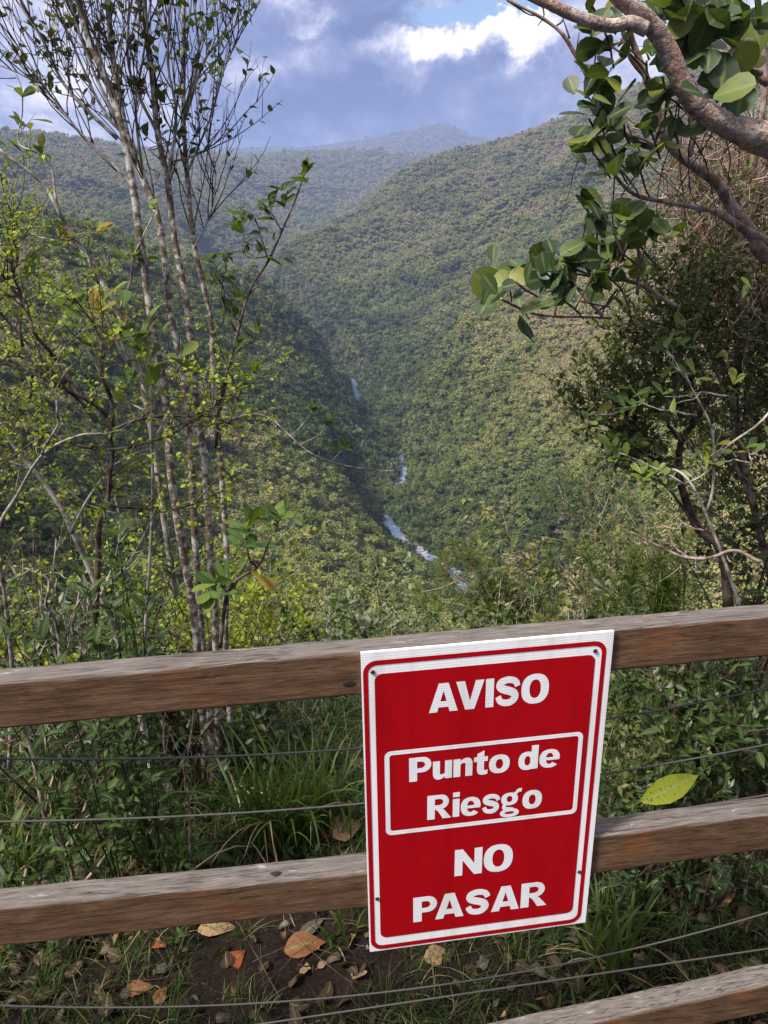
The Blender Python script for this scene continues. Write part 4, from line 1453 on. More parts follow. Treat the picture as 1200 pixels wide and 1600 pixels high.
# ------------------------------------------------------------------ left: the many-stemmed tree
def build_left_tree():
    rng = np.random.default_rng(21)
    t = thing('slender_tree', gnd(335, 2.3), 'tall tree with several mottled grey and brown stems and thin dark leaves against the sky', 'tree')
    traces = [([(104, -70), (137, 54), (171, 137), (192, 208), (208, 292), (219, 375), (237, 500), (258, 617), (267, 742), (287, 867), (303, 960), (312, 1060), (322, 1215)], .0145, .0085),
              ([(165, -70), (172, 50), (182, 125), (200, 217), (225, 283), (250, 354), (267, 492), (292, 617), (300, 742), (306, 867), (317, 1017), (327, 1110), (334, 1240)], .0135, .0075),
              ([(222, -70), (228, 50), (236, 104), (246, 208), (262, 283), (273, 375), (292, 479), (306, 617), (321, 742), (329, 867), (336, 980), (341, 1110), (340, 1255)], .0145, .007),
              ([(287, -60), (287, 104), (287, 187), (292, 271), (304, 387), (329, 500), (335, 617), (346, 742), (354, 867), (352, 1008), (359, 1110), (361, 1235)], .0125, .006)]
    stems = []
    tw, lf = MB(), MB()
    for k, (tr, r0, r1) in enumerate(traces):
        pts = resample(PX(tr[::-1], 2.25 + .05 * k, 2.45 + .1 * k), 60)
        mb = MB(); tube(mb, pts, r0, r1, 9, rough=.035, rng=rng)
        mb.build('stem', B_MOTTLE, t)
        stems.append(pts)
    br = [([(287, 190), (317, 100), (346, 62), (405, 2)], .006, 2.7), ([(183, 217), (104, 137), (62, 54), (18, -10)], .0065, 2.5), ([(183, 267), (125, 208), (83, 154), (42, 121), (-10, 98)], .005, 2.5),
          ([(267, 254), (317, 237), (346, 200)], .0035, 2.6), ([(246, 208), (205, 120), (200, 40), (215, -40)], .006, 2.6), ([(262, 283), (275, 180), (262, 90), (270, -40)], .006, 2.55),
          ([(192, 208), (150, 120), (120, 40), (100, -40)], .006, 2.45), ([(287, 187), (310, 90), (305, 10), (320, -40)], .005, 2.7), ([(200, 217), (160, 170), (110, 60), (75, -30)], .0055, 2.5), ([(225, 283), (212, 170), (225, 80), (240, -40)], .005, 2.6),
          ([(208, 292), (170, 250), (110, 190), (60, 120), (20, 60)], .004, 2.45), ([(304, 387), (330, 330), (338, 270)], .003, 2.6), ([(292, 271), (330, 180), (350, 110), (372, 60)], .004, 2.7)]
    for tr, r, Y in br:
        pts = resample(PX(tr, Y), 24)
        mb = MB(); tube(mb, pts, r, r * .4, 6, rough=.05, rng=rng)
        mb.build('branch', B_GREY, t)
        for q in twigs_from(tw, pts, 9, .30, .0021, rng, .2, 1, .6, .6, .3, 2):
            if rng.random() < .38:
                leaves_along(lf, q, 'ovate', .030, 4, rng, .3, .8, .9, (.35, .25), 1.35)
    for s in stems:
        for q in twigs_from(tw, s[36:], 13, .40, .0024, rng, .0, 1, .7, .55, .3, 2):
            if rng.random() < .38:
                leaves_along(lf, q, 'ovate', .030, 4, rng, .3, .8, .9, (.35, .25), 1.35)
    whorl(lf, P(346, 200, 2.6), (0, 0, 1), 4, .045, 'lance', rng, 1.1, (.3, .1))
    # clusters the photo shows
    for x, y, k in ((100, 65, 9), (150, 95, 12), (95, 130, 14), (130, 165, 10), (60, 95, 10), (230, 60, 12), (215, 150, 9), (240, 230, 9), (120, 50, 10), (345, 22, 8), (320, 115, 9), (310, 80, 6), (265, 165, 10), (40, 85, 8), (20, 90, 6), (175, 40, 14), (160, 15, 10), (90, 95, 10), (335, 60, 7), (380, 15, 6), (295, 45, 8), (225, 255, 8)):
        c = P(x, y, 2.55)
        for q in range(3):
            tw2 = sprout(c + rng.normal(size=3) * .02, rand_dirs(1, rng)[0] + [0, 0, .4], .12, rng, .3)
            tube(tw, tw2, .0017, .0007, 3)
            leaves_along(lf, tw2, 'ovate', .034, max(3, k // 3 + 1), rng, .1, .9, .9, (.35, .25), 1.4)
    tw.build('twigs', B_DARK, t)
    lf.build('foliage', ML['dark'], t)


build_left_tree()


def trace_plant(name, label, cat, stems, Y, bark, mat, leafspec, rng, group=None, whorls=(), base=None, twn=0, twL=.2, twr=.002, sub=0, up=.3, tint=(.5, .2), stemname='stem', out=.9, lo=.25):
    """a plant whose main stems follow traces of the photo at distance Y; leafspec = (kind, size, leaves per twig)"""
    st0 = PX(stems[0][0], Y)
    t = thing(name, st0[0] if base is None else base, label, cat, group)
    tw, lf = MB(), MB()
    for tr, r in stems:
        pts = resample(PX(tr, Y), max(10, 6 * len(tr)))
        pts = pts + np.array([0, 1, 0]) * (.04 * vnoise(np.linspace(0, 4, len(pts)), np.full(len(pts), r * 900), 4))[:, None]
        mb = MB(); tube(mb, pts, r, r * .4, 7, rough=.05, rng=rng)
        mb.build(stemname, bark, t)
        if twn:
            for q in twigs_from(tw, pts, twn, twL, twr, rng, lo, 1, up, out, .35, sub):
                if leafspec:
                    leaves_along(lf, q, leafspec[0], leafspec[1], leafspec[2], rng, .15, .9, .6, tint)
    for w in whorls:
        x, y, k, size = w[:4]
        ax = np.array(w[4] if len(w) > 4 else (0, -.3, 1.0))
        tn = w[5] if len(w) > 5 else tint
        whorl(lf, P(x, y, Y + rng.normal() * .03), ax + rng.normal(size=3) * .2, k, size, w[6] if len(w) > 6 else leafspec[0], rng, .9, tn)
    if tw.n:
        tw.build('twigs', bark, t)
    if lf.n:
        lf.build('foliage', ML[mat], t)
    return t


def build_left_shrubs():
    rng = np.random.default_rng(33)
    # dark arching shrub with tiny bright leaves
    trace_plant('arching_shrub', 'dark twiggy arching shrub covered in tiny lime leaves on the left', 'shrub',
                [([(150, 1010), (154, 846), (167, 783), (175, 721), (175, 671)], .010), ([(175, 671), (130, 620), (80, 580), (-15, 540)], .007), ([(175, 671), (168, 600), (150, 520), (112, 462)], .006),
                 ([(150, 660), (70, 570), (-15, 475)], .006), ([(175, 671), (230, 650), (300, 655), (372, 662)], .005), ([(100, 600), (50, 500), (-10, 415)], .006), ([(172, 700), (240, 690), (330, 640), (380, 600)], .004),
                 ([(60, 575), (30, 640), (-15, 660)], .004), ([(165, 780), (230, 800), (300, 790), (350, 770)], .004), ([(150, 700), (80, 680), (10, 720)], .005), ([(40, 540), (20, 420), (10, 330)], .004)],
                1.95, B_DARK, 'lime', ('cup', .0125, 7), rng, twn=14, twL=.22, twr=.0018, sub=2, up=.15, tint=(.5, .25), base=gnd(150, 1.98))
    # diagonal pale stem with leaf clusters
    trace_plant('crooked_sapling', 'crooked grey sapling with sparse yellowing leaf clusters leaning to the upper left', 'sapling',
                [([(275, 930), (230, 640), (183, 479), (133, 400), (100, 342), (62, 283), (-5, 230)], .010), ([(133, 400), (80, 370), (30, 365)], .003), ([(190, 490), (210, 400), (245, 310)], .004), ([(100, 342), (70, 250), (25, 220), (30, 150)], .004),
                 ([(160, 440), (120, 380), (90, 375), (30, 366)], .003), ([(215, 590), (170, 470), (130, 380)], .005)],
                2.35, B_GREY, 'big', ('obovate', .05, 4), rng, twn=3, twL=.12, twr=.002, up=.35, tint=(.55, .3), base=gnd(275, 2.35),
                whorls=[(35, 228, 5, .045, (0, 0, 1), (.3, .1)), (75, 255, 4, .04, (0, 0, 1), (.4, .2)), (50, 332, 5, .05), (105, 372, 7, .055), (150, 362, 7, .055, (0, 0, 1), (.7, .2)), (195, 405, 7, .06, (0, -.4, 1), (.75, .2)), (160, 492, 7, .06, (0, -.4, 1), (.85, .15)),
                        (240, 330, 4, .04), (120, 470, 7, .07, (0, -.4, 1), (.4, .2)), (100, 440, 5, .055), (185, 520, 6, .055)])
    # broad-leaved shrub, bright rosettes
    trace_plant('broad_leaf_shrub', 'loose shrub with large pale green leaf rosettes between the tree stems', 'shrub',
                [([(225, 1010), (240, 700), (232, 560), (222, 520)], .006), ([(240, 700), (275, 600), (265, 560)], .004), ([(236, 620), (195, 560), (150, 488)], .004), ([(238, 640), (180, 620), (90, 480)], .004)],
                2.2, B_GREY, 'big', ('obovate', .075, 3), rng, twn=2, twL=.1, twr=.002, tint=(.5, .2), base=gnd(225, 2.2),
                whorls=[(222, 520, 9, .085, (0, -.6, 1), (.35, .15)), (265, 560, 4, .10, (.2, -.8, -.5), (.6, .1)), (232, 548, 6, .08, (0, -.5, .8), (.3, .15)), (150, 488, 7, .075, (0, -.5, 1), (.75, .15)), (90, 478, 7, .075, (0, -.5, 1), (.5, .2)), (110, 505, 6, .065, (0, -.5, 1), (.4, .2)), (200, 600, 5, .06)])
    # thin whippy stem with flat leaf whorls, right of the tree
    trace_plant('whorled_sapling', 'thin dark sapling with flat whorls of leaves reaching right over the valley', 'sapling',
                [([(338, 700), (346, 617), (372, 525), (392, 450), (420, 405), (450, 340), (476, 272)], .0055), ([(404, 446), (375, 470), (360, 455)], .0022), ([(420, 408), (402, 350), (404, 330)], .0022), ([(425, 400), (385, 400), (378, 350)], .002), ([(440, 360), (418, 320)], .002), ([(352, 480), (345, 440), (330, 402)], .0028),
                 ([(345, 640), (365, 560), (400, 530)], .0028), ([(372, 525), (350, 470), (355, 390)], .003)],
                2.3, B_DARK, 'mid', ('ovate', .05, 3), rng, base=gnd(338, 2.3), tint=(.3, .18), twn=2, twL=.07, twr=.0012,
                whorls=[(476, 270, 6, .055, (0, 0, 1), (.1, .1)), (446, 295, 7, .058, (0, -.2, 1), (.15, .1)), (420, 318, 6, .05, (0, -.2, 1), (.5, .3)), (412, 322, 3, .045, (0, -.4, 1), (.9, .1)), (448, 322, 6, .05, (0, -.2, 1), (.15, .1)), (376, 334, 5, .05, (0, 0, 1), (.15, .1)), (372, 350, 5, .05, (0, 0, 1), (.2, .1)), (382, 385, 5, .042, (0, 0, 1), (.3, .1)),
                        (432, 372, 4, .035), (330, 402, 5, .045, (0, 0, 1), (.25, .1)), (370, 466, 7, .05, (0, -.4, 1), (.8, .15)), (396, 522, 6, .05, (0, -.4, 1), (.75, .15)), (355, 400, 4, .04), (400, 585, 8, .06, (0, -.3, 1), (.25, .15)), (385, 580, 6, .055, (0, -.3, 1), (.3, .15))])
    # low rosettes near the rail
    trace_plant('rosette_shrub', 'shrub with large light green leaves fanned in rosettes just above the top rail', 'shrub',
                [([(345, 1010), (358, 917), (400, 890), (425, 835)], .0055), ([(358, 917), (335, 912)], .004), ([(400, 890), (380, 850), (395, 830)], .003), ([(360, 930), (385, 880), (390, 865)], .003)],
                1.8, B_DARK, 'big', ('obovate', .07, 3), rng, base=gnd(345, 1.85), tint=(.4, .15), twn=1, twL=.06, twr=.0015,
                whorls=[(428, 812, 8, .066, (.1, -.3, .9), (.42, .14)), (440, 806, 5, .06, (.5, -.3, .8), (.6, .12)), (395, 845, 6, .07, (-.1, -.4, .7), (.35, .1)), (335, 918, 9, .07, (-.2, -.6, .7), (.5, .15)), (352, 900, 5, .066, (.2, -.5, .7), (.55, .15)), (385, 855, 4, .07, (0, -.3, .9), (.35, .1)), (398, 885, 2, .06, (.6, -.4, .1), (.97, .03))])
    # drooping bare twig with three tufts
    trace_plant('drooping_twig_plant', 'long bare drooping twig with small green leaf tufts hanging over the valley', 'shrub',
                [([(300, 700), (370, 652), (420, 656), (480, 700), (540, 728), (616, 735)], .0032), ([(455, 682), (480, 655), (488, 640)], .0015), ([(470, 695), (515, 668), (520, 650)], .0015), ([(520, 720), (535, 702)], .0015)],
                2.5, B_GREY, 'mid', ('ovate', .04, 3), rng, base=gnd(300, 2.5), tint=(.6, .2),
                whorls=[(486, 638, 7, .045), (495, 652, 5, .04), (520, 660, 8, .042), (512, 650, 5, .04), (535, 700, 7, .045, (.2, -.5, .5)), (480, 630, 4, .04)])
    # white-barked saplings at the left edge
    trace_plant('white_bark_sapling', 'white barked sapling curving up at the left edge of the photo', 'sapling',
                [([(14, 1200), (12, 1042), (8, 908), (2, 825), (25, 775), (70, 708), (125, 680), (160, 676)], .0065), ([(70, 708), (90, 640), (60, 590)], .004), ([(10, 910), (60, 890), (110, 900)], .003)],
                1.85, B_WHITE, 'lime', ('small', .02, 4), rng, base=gnd(14, 1.9), twn=4, twL=.15, twr=.0015, tint=(.4, .2))
    trace_plant('leaning_sapling', 'thick grey leaning sapling low on the left with lichen patches', 'sapling',
                [([(247, 1262), (232, 1160), (200, 1040), (112, 833), (83, 780), (25, 700), (-10, 640)], .012), ([(112, 833), (150, 760), (180, 720)], .005), ([(160, 930), (185, 850), (178, 800)], .004)],
                2.05, B_GREY, 'mid', ('ovate', .04, 4), rng, base=gnd(247, 2.05), twn=3, twL=.2, twr=.002, tint=(.5, .2))
    trace_plant('pale_stick_shrub', 'pale leafless stems standing in the undergrowth at the left', 'shrub',
                [([(95, 1040), (80, 950), (70, 905), (20, 885)], .006), ([(82, 960), (85, 880), (78, 840)], .004), ([(88, 1000), (60, 930), (12, 872)], .005), ([(125, 1030), (118, 960), (130, 900)], .006), ([(180, 1040), (150, 960), (155, 925)], .005), ([(100, 1000), (130, 930), (200, 880), (260, 760)], .003)],
                1.95, B_WHITE, 'lime', ('small', .018, 4), rng, base=gnd(95, 2.0), twn=3, twL=.14, twr=.0014, tint=(.4, .2))
    trace_plant('bare_stem_shrub', 'dark crooked bare stems in the shade between the rails at the left', 'shrub',
                [([(118, 1385), (100, 1330), (75, 1270), (45, 1170), (20, 1120), (-10, 1090)], .009), ([(75, 1270), (85, 1200), (70, 1120)], .005), ([(100, 1330), (135, 1260), (150, 1180), (140, 1110)], .005), ([(45, 1170), (10, 1160), (-20, 1170)], .004), ([(130, 1380), (190, 1290), (205, 1180), (230, 1100)], .005), ([(215, 1340), (262, 1230), (255, 1120)], .005), ([(300, 1330), (290, 1220), (300, 1110)], .004)],
                1.78, B_RED, 'dark', None, rng, base=gnd(118, 1.8), twn=7, twL=.18, twr=.0014, sub=1)
    # soft-leaved herbs in front
    k = 0
    for px, py_top, Y, lab in ((140, 925, 1.72, 'tall soft herb with pointed green leaves behind the left end of the top rail'), (75, 1000, 1.65, 'bushy pointed leaf herb at the far left just above the rail'), (185, 960, 1.8, 'pointed leaf herb growing beside the leaning sapling'),
                               (95, 1195, 1.62, 'small pointed leaf herb between the upper cables at the left'), (200, 1160, 1.68, 'young herb with two tiers of leaves left of the tall grass'), (235, 1215, 1.66, 'low herb shoot in front of the shaded stems'), (25, 1290, 1.6, 'low weed at the left edge between the rails')):
        top = P(px, py_top, Y); x, y = top[0], top[1]
        b = np.array([x + rng.normal() * .03, y + .05, float(ground_z(x, y))])
        t = thing('leafy_herb', b, lab, 'herb', 'soft leaved herbs behind the fence')
        lf = MB()
        n = 5 if k < 3 else 3
        for q in range(n):
            tp = top + (rng.normal(size=3) * np.array([.10 if k < 3 else .05, .05, .06]) if q else 0)
            st = resample([b, (b + tp) / 2 + rng.normal(size=3) * .03, tp], 10)
            mb = MB(); tube(mb, st, .003, .0015, 5); mb.build('stem', ML['mid'], t)
            for s in np.linspace(.35, 1.0, 7 if k < 3 else 4):
                p = st[int(s * 9)]
                whorl(lf, p, unit(st[-1] - st[-3]), 4, .062 if k < 3 else .052, 'lance', rng, 1.1 if s < .95 else .7, (.5, .2), 1.3)
        lf.build('foliage', ML['mid'], t)
        k += 1
    # filler shrubs that make the thicket
    specs = [(40, 2.9, .95, .55, 7, 'small', .026, 8, 'lime', B_DARK, 'yellow green thicket shrub filling the left edge behind the arching stems'),
             (150, 3.1, .75, .55, 7, 'obovate', .030, 6, 'mid', B_GREY, 'mid green shrub in the thicket behind the leaning sapling'),
             (250, 2.75, .85, .45, 8, 'cup', .020, 9, 'lime', B_DARK, 'fine twigged lime shrub at the foot of the tall tree'),
             (330, 2.9, .75, .42, 7, 'cup', .020, 8, 'lime', B_DARK, 'lime flecked shrub right of the tree stems'),
             (-60, 2.6, 1.0, .6, 7, 'small', .024, 8, 'lime', B_DARK, 'yellow green shrub spilling in from beyond the left edge'),
             (90, 2.35, .85, .5, 8, 'ovate', .040, 6, 'dark', B_GREY, 'dense green shrub low in the left thicket'),
             (240, 2.3, .55, .45, 8, 'ovate', .042, 6, 'dark', B_DARK, 'dark shaded shrub under the tall tree'),
             (10, 2.2, .7, .5, 8, 'lance', .05, 5, 'dark', B_DARK, 'shaded shrub at the left edge behind the fence'),
             (170, 2.6, .65, .5, 8, 'ovate', .04, 6, 'dark', B_DARK, 'dark leafy shrub deep in the left thicket'),
             (330, 2.55, .45, .4, 6, 'ovate', .035, 6, 'dark', B_DARK, 'low dark shrub behind the tall grass')]
    for px, Y, H, sp, ns, lk, sz, per, mat, bk, lab in specs:
        bush('thicket_shrub', lab, 'shrub', gnd(px, Y), H, sp, ns, lk, sz, per, mat, bk, rng, 'shrubs of the left thicket', ntw=6, r=.006, sub=2, up=.2)


build_left_shrubs()


# ------------------------------------------------------------------ right: the old tree reaching in from the edge
def build_right_tree():
    rng = np.random.default_rng(55)
    Y = 1.9
    base = np.array([2.1, 2.3, float(ground_z(2.1, 2.3))])
    t = thing('old_tree', base, 'old tree with flaking pinkish grey bark, its thick limb arching in from the upper right', 'tree')
    main = np.vstack([[base, base + [.05, -.05, .9], base + [-.1, -.2, 1.7]], PX([(1330, 260), (1200, 219), (1158, 204), (1100, 175), (1067, 133), (1046, 83), (1017, 38), (985, 10), (930, -40), (880, -90)], 2.0, 1.85)])
    pts = resample(main, 110)
    r = np.interp(np.linspace(0, 1, 110), [0, .3, .5, .62, .8, .9, 1], [.065, .040, .0235, .0215, .019, .0165, .011])
    mb = MB(); tube(mb, pts, r, None, 18, rough=.02, rng=rng); mb.build('trunk', B_PLATE, t)
    l2 = resample(PX([(1010, 46), (985, 36), (950, 40), (900, 25), (858, 6), (800, -22), (740, -60)], 1.87, 1.85), 40)
    mb = MB(); tube(mb, l2, np.linspace(.0155, .009, 40), None, 14, rough=.02, rng=rng); mb.build('branch', B_PLATE, t)
    l3 = resample(np.vstack([[base + [.04, -.04, .75]], PX([(1330, 470), (1200, 402), (1179, 371), (1150, 333), (1117, 283), (1062, 242), (1033, 208)], 2.15, 2.2)]), 50)
    mb = MB(); tube(mb, l3, np.linspace(.022, .012, 50), None, 12, rough=.03, rng=rng); mb.build('branch', B_RED, t)
    for tr, r0, Y in (([(1033, 208), (1029, 180), (1008, 117), (987, 60), (980, 20)], .013, 2.15), ([(1010, 120), (985, 90), (978, 55)], .008, 2.15), ([(1033, 233), (992, 221), (950, 179), (900, 87), (867, 42), (792, -2)], .0075, 2.1),
                      ([(1060, 25), (1055, 60), (1070, 110)], .009, 2.0), ([(1080, 20), (1075, 70), (1068, 110), (1078, 200)], .006, 2.0), ([(1046, 150), (1035, 190), (1010, 260)], .006, 2.1), ([(1200, 130), (1120, 80), (1050, 20), (1010, -10)], .011, 2.2),
                      ([(1190, 60), (1195, 140), (1180, 260)], .012, 2.3), ([(1078, 245), (1085, 200), (1060, 150), (1050, 110)], .006, 2.15)):
        q = resample(PX(tr, Y), 26)
        mb = MB(); tube(mb, q, r0, r0 * .45, 8, rough=.04, rng=rng); mb.build('branch', B_RED, t)
    tw = MB()
    for tr, Y in (([(845, 0), (850, 25), (840, 40)], 2.1), ([(867, 42), (880, 30), (875, 5)], 2.1), ([(900, 87), (905, 50)], 2.1), ([(890, 60), (880, 30)], 2.1), ([(792, 0), (825, 22), (838, 24)], 2.1)):
        tube(tw, resample(PX(tr, Y), 8), .0025, .001, 4)
    for k in range(14):
        a = P(rng.uniform(960, 1190), rng.uniform(130, 260), 2.1)
        q = sprout(a, [rng.normal() * .4, rng.normal() * .4, -1 if rng.random() < .6 else .6], rng.uniform(.15, .45), rng, -.3, .4)
        tube(tw, q, .0022, .0008, 4)
    tw.build('twigs', B_DARK, t)


build_right_tree()


def build_clusia():
    rng = np.random.default_rng(77)
    Y = 2.0
    lf = MB(); tw = MB()
    t = thing('round_leaf_tree', [1.6, 2.35, float(ground_z(1.6, 2.35))], 'tree with thick round leathery leaves hanging in clusters at the upper right', 'tree')
    stems = [([(1340, 640), (1150, 560), (1050, 510), (950, 496), (867, 494), (825, 487), (783, 467)], .007, 2.75, 2.0), ([(942, 494), (912, 462), (895, 440), (870, 425)], .005, 2.0, 2.0), ([(1060, 480), (992, 442), (933, 433), (879, 412)], .0055, 2.1, 2.0),
             ([(996, 460), (996, 385), (960, 355), (935, 340)], .005, 2.05, 2.0), ([(1120, 330), (1037, 315), (992, 304), (962, 275), (950, 240)], .0065, 2.1, 2.0), ([(867, 492), (870, 470), (868, 450)], .003, 2.0, 2.0), ([(930, 490), (960, 465), (975, 440)], .0035, 2.0, 2.0),
             ([(1000, 440), (970, 400), (940, 385)], .004, 2.05, 2.0), ([(955, 270), (940, 190), (928, 120), (935, 60)], .0035, 2.1, 2.1), ([(1190, 115), (1150, 100), (1110, 80), (1075, 60)], .007, 2.15, 2.1), ([(1150, 100), (1160, 70), (1170, 40)], .004, 2.1, 2.1), ([(820, 487), (828, 500)], .002, 2.0, 2.0)]
    for tr, r, a, b in stems:
        q = resample(PX(tr, a, b), 26)
        mb = MB(); tube(mb, q, r, r * .5, 8, rough=.04, rng=rng); mb.build('branch', B_DARK if r < .005 else B_RED, t)
    trunk = resample([np.array([1.6, 2.35, float(ground_z(1.6, 2.35))]), [1.65, 2.3, .9], P(1340, 640, 2.75)], 20)
    mb = MB(); tube(mb, trunk, .03, .012, 8, rough=.03, rng=rng); mb.build('trunk', B_RED, t)
    trunk = resample([np.array([1.62, 2.4, float(ground_z(1.62, 2.4))]), [1.75, 2.45, 1.4], P(1120, 330, 2.1)], 20)
    mb = MB(); tube(mb, trunk, .03, .01, 8, rough=.03, rng=rng); mb.build('trunk', B_RED, t)
    cl = [(766, 440, 2), (768, 462, 2), (790, 425, 6), (805, 440, 6), (830, 440, 9), (850, 425, 6), (865, 442, 8), (880, 425, 6), (895, 445, 7), (912, 412, 6), (925, 430, 6), (940, 398, 6), (950, 432, 5), (875, 395, 3), (845, 405, 4), (905, 380, 4), (965, 452, 4), (905, 470, 4), (880, 470, 4),
          (932, 345, 6), (955, 352, 8), (985, 360, 8), (1000, 385, 7), (965, 390, 5), (920, 322, 5), (925, 372, 5), (1010, 360, 5), (1050, 372, 3), (985, 405, 5), (940, 375, 5), (1020, 345, 3),
          (955, 250, 7), (968, 262, 6), (945, 272, 3), (930, 215, 5), (920, 230, 4), (955, 225, 4), (998, 260, 4), (920, 185, 4), (940, 195, 3), (955, 205, 3), (930, 145, 3), (935, 155, 2), (955, 140, 3), (960, 165, 3), (915, 130, 2), (975, 195, 4), (1010, 190, 4),
          (930, 98, 4), (945, 100, 3), (930, 60, 5), (945, 50, 4), (925, 10, 4), (945, 25, 3), (985, 85, 5), (1010, 95, 5), (970, 60, 4), (1035, 120, 5), (1030, 140, 5), (1045, 170, 5), (1040, 105, 4), (1060, 30, 5), (1045, 15, 5), (1055, 205, 4), (1020, 225, 3)]
    for x, y, k in cl:
        ax = np.array([(x - 960) * .002 - .25, -.35, .7]) + rng.normal(size=3) * .35
        c = P(x, y, Y + rng.normal() * .05)
        whorl(lf, c, ax, max(2, int(k * .85 + .5)), .062 if y > 300 else .066, 'round', rng, .95, (.42, .28), .92, .02)
        if k > 3:
            q = sprout(c, -unit(ax) + [.5, .1, -.2], .09, rng, 0, .2, 5)
            tube(tw, q, .003, .0022, 5)
    big = [(1090, 55, 6), (1120, 20, 6), (1140, 70, 5), (1165, 65, 4), (1105, 100, 3), (1075, 5, 6), (1150, 10, 5), (1185, 30, 5), (1040, 5, 5), (1195, 85, 3), (1130, 105, 4), (1085, 125, 4), (1160, 120, 4), (1120, 150, 4)]
    for x, y, k in big:
        whorl(lf, P(x, y, 1.98 + rng.normal() * .05), np.array([-.1, -.6, .6]) + rng.normal(size=3) * .35, max(3, int(k * .9)), .082, 'round', rng, .9, (.32, .26), .95, .02)
    whorl(lf, P(812, 488, 2.0), (0, -.3, -1), 1, .07, 'round', rng, .3, (.2, .1)); whorl(lf, P(828, 496, 2.0), (.1, -.3, -1), 1, .075, 'round', rng, .3, (.3, .1)); whorl(lf, P(770, 455, 2.0), (-.2, -.3, -1), 1, .08, 'round', rng, .3, (.2, .1)); whorl(lf, P(782, 462, 2.0), (-.9, -.6, .8), 1, .09, 'round', rng, .2, (.7, .05))
    tw.build('twigs', B_DARK, t)
    lf.build('foliage', ML['clusia'], t)


build_clusia()


def lobe_shrub(name, label, base, trunks, lobes, Y, leaf, size, dens, mat, bark, rng, group=None, cat='shrub', tint=(.5, .22), dirbias=(0, 0, .3), twr=.0018, twl=.16, per=10):
    """a dense shrub: trunk traces plus rounded sprays of twigs, each spray (px, py, radius px, depth offset)"""
    t = thing(name, base, label, cat, group)
    tw, lf = MB(), MB()
    for tr, r in trunks:
        q = resample(PX(tr, Y, Y + .1), 24)
        mb = MB(); tube(mb, q, r, r * .45, 8, rough=.05, rng=rng); mb.build('trunk', bark, t)
    for x, y, rp, dy in lobes:
        c = P(x, y, Y + dy); R = rp / F_PX * Y
        n = max(6, int(dens * (rp / 50.0) ** 2))
        for k in range(n):
            d = rand_dirs(1, rng)[0] + np.asarray(dirbias)
            s = c + rand_dirs(1, rng)[0] * R * rng.uniform(.1, .85)
            q = sprout(s, unit(d + unit(s - c) * .8), twl * rng.uniform(.6, 1.2), rng, .2, .35, 6)
            tube(tw, q, twr, twr * .4, 3)
            leaves_along(lf, q, leaf, size, per, rng, .1, .85, .6, tint)
    tw.build('twigs', bark, t)
    lf.build('foliage', ML[mat], t)
    return t


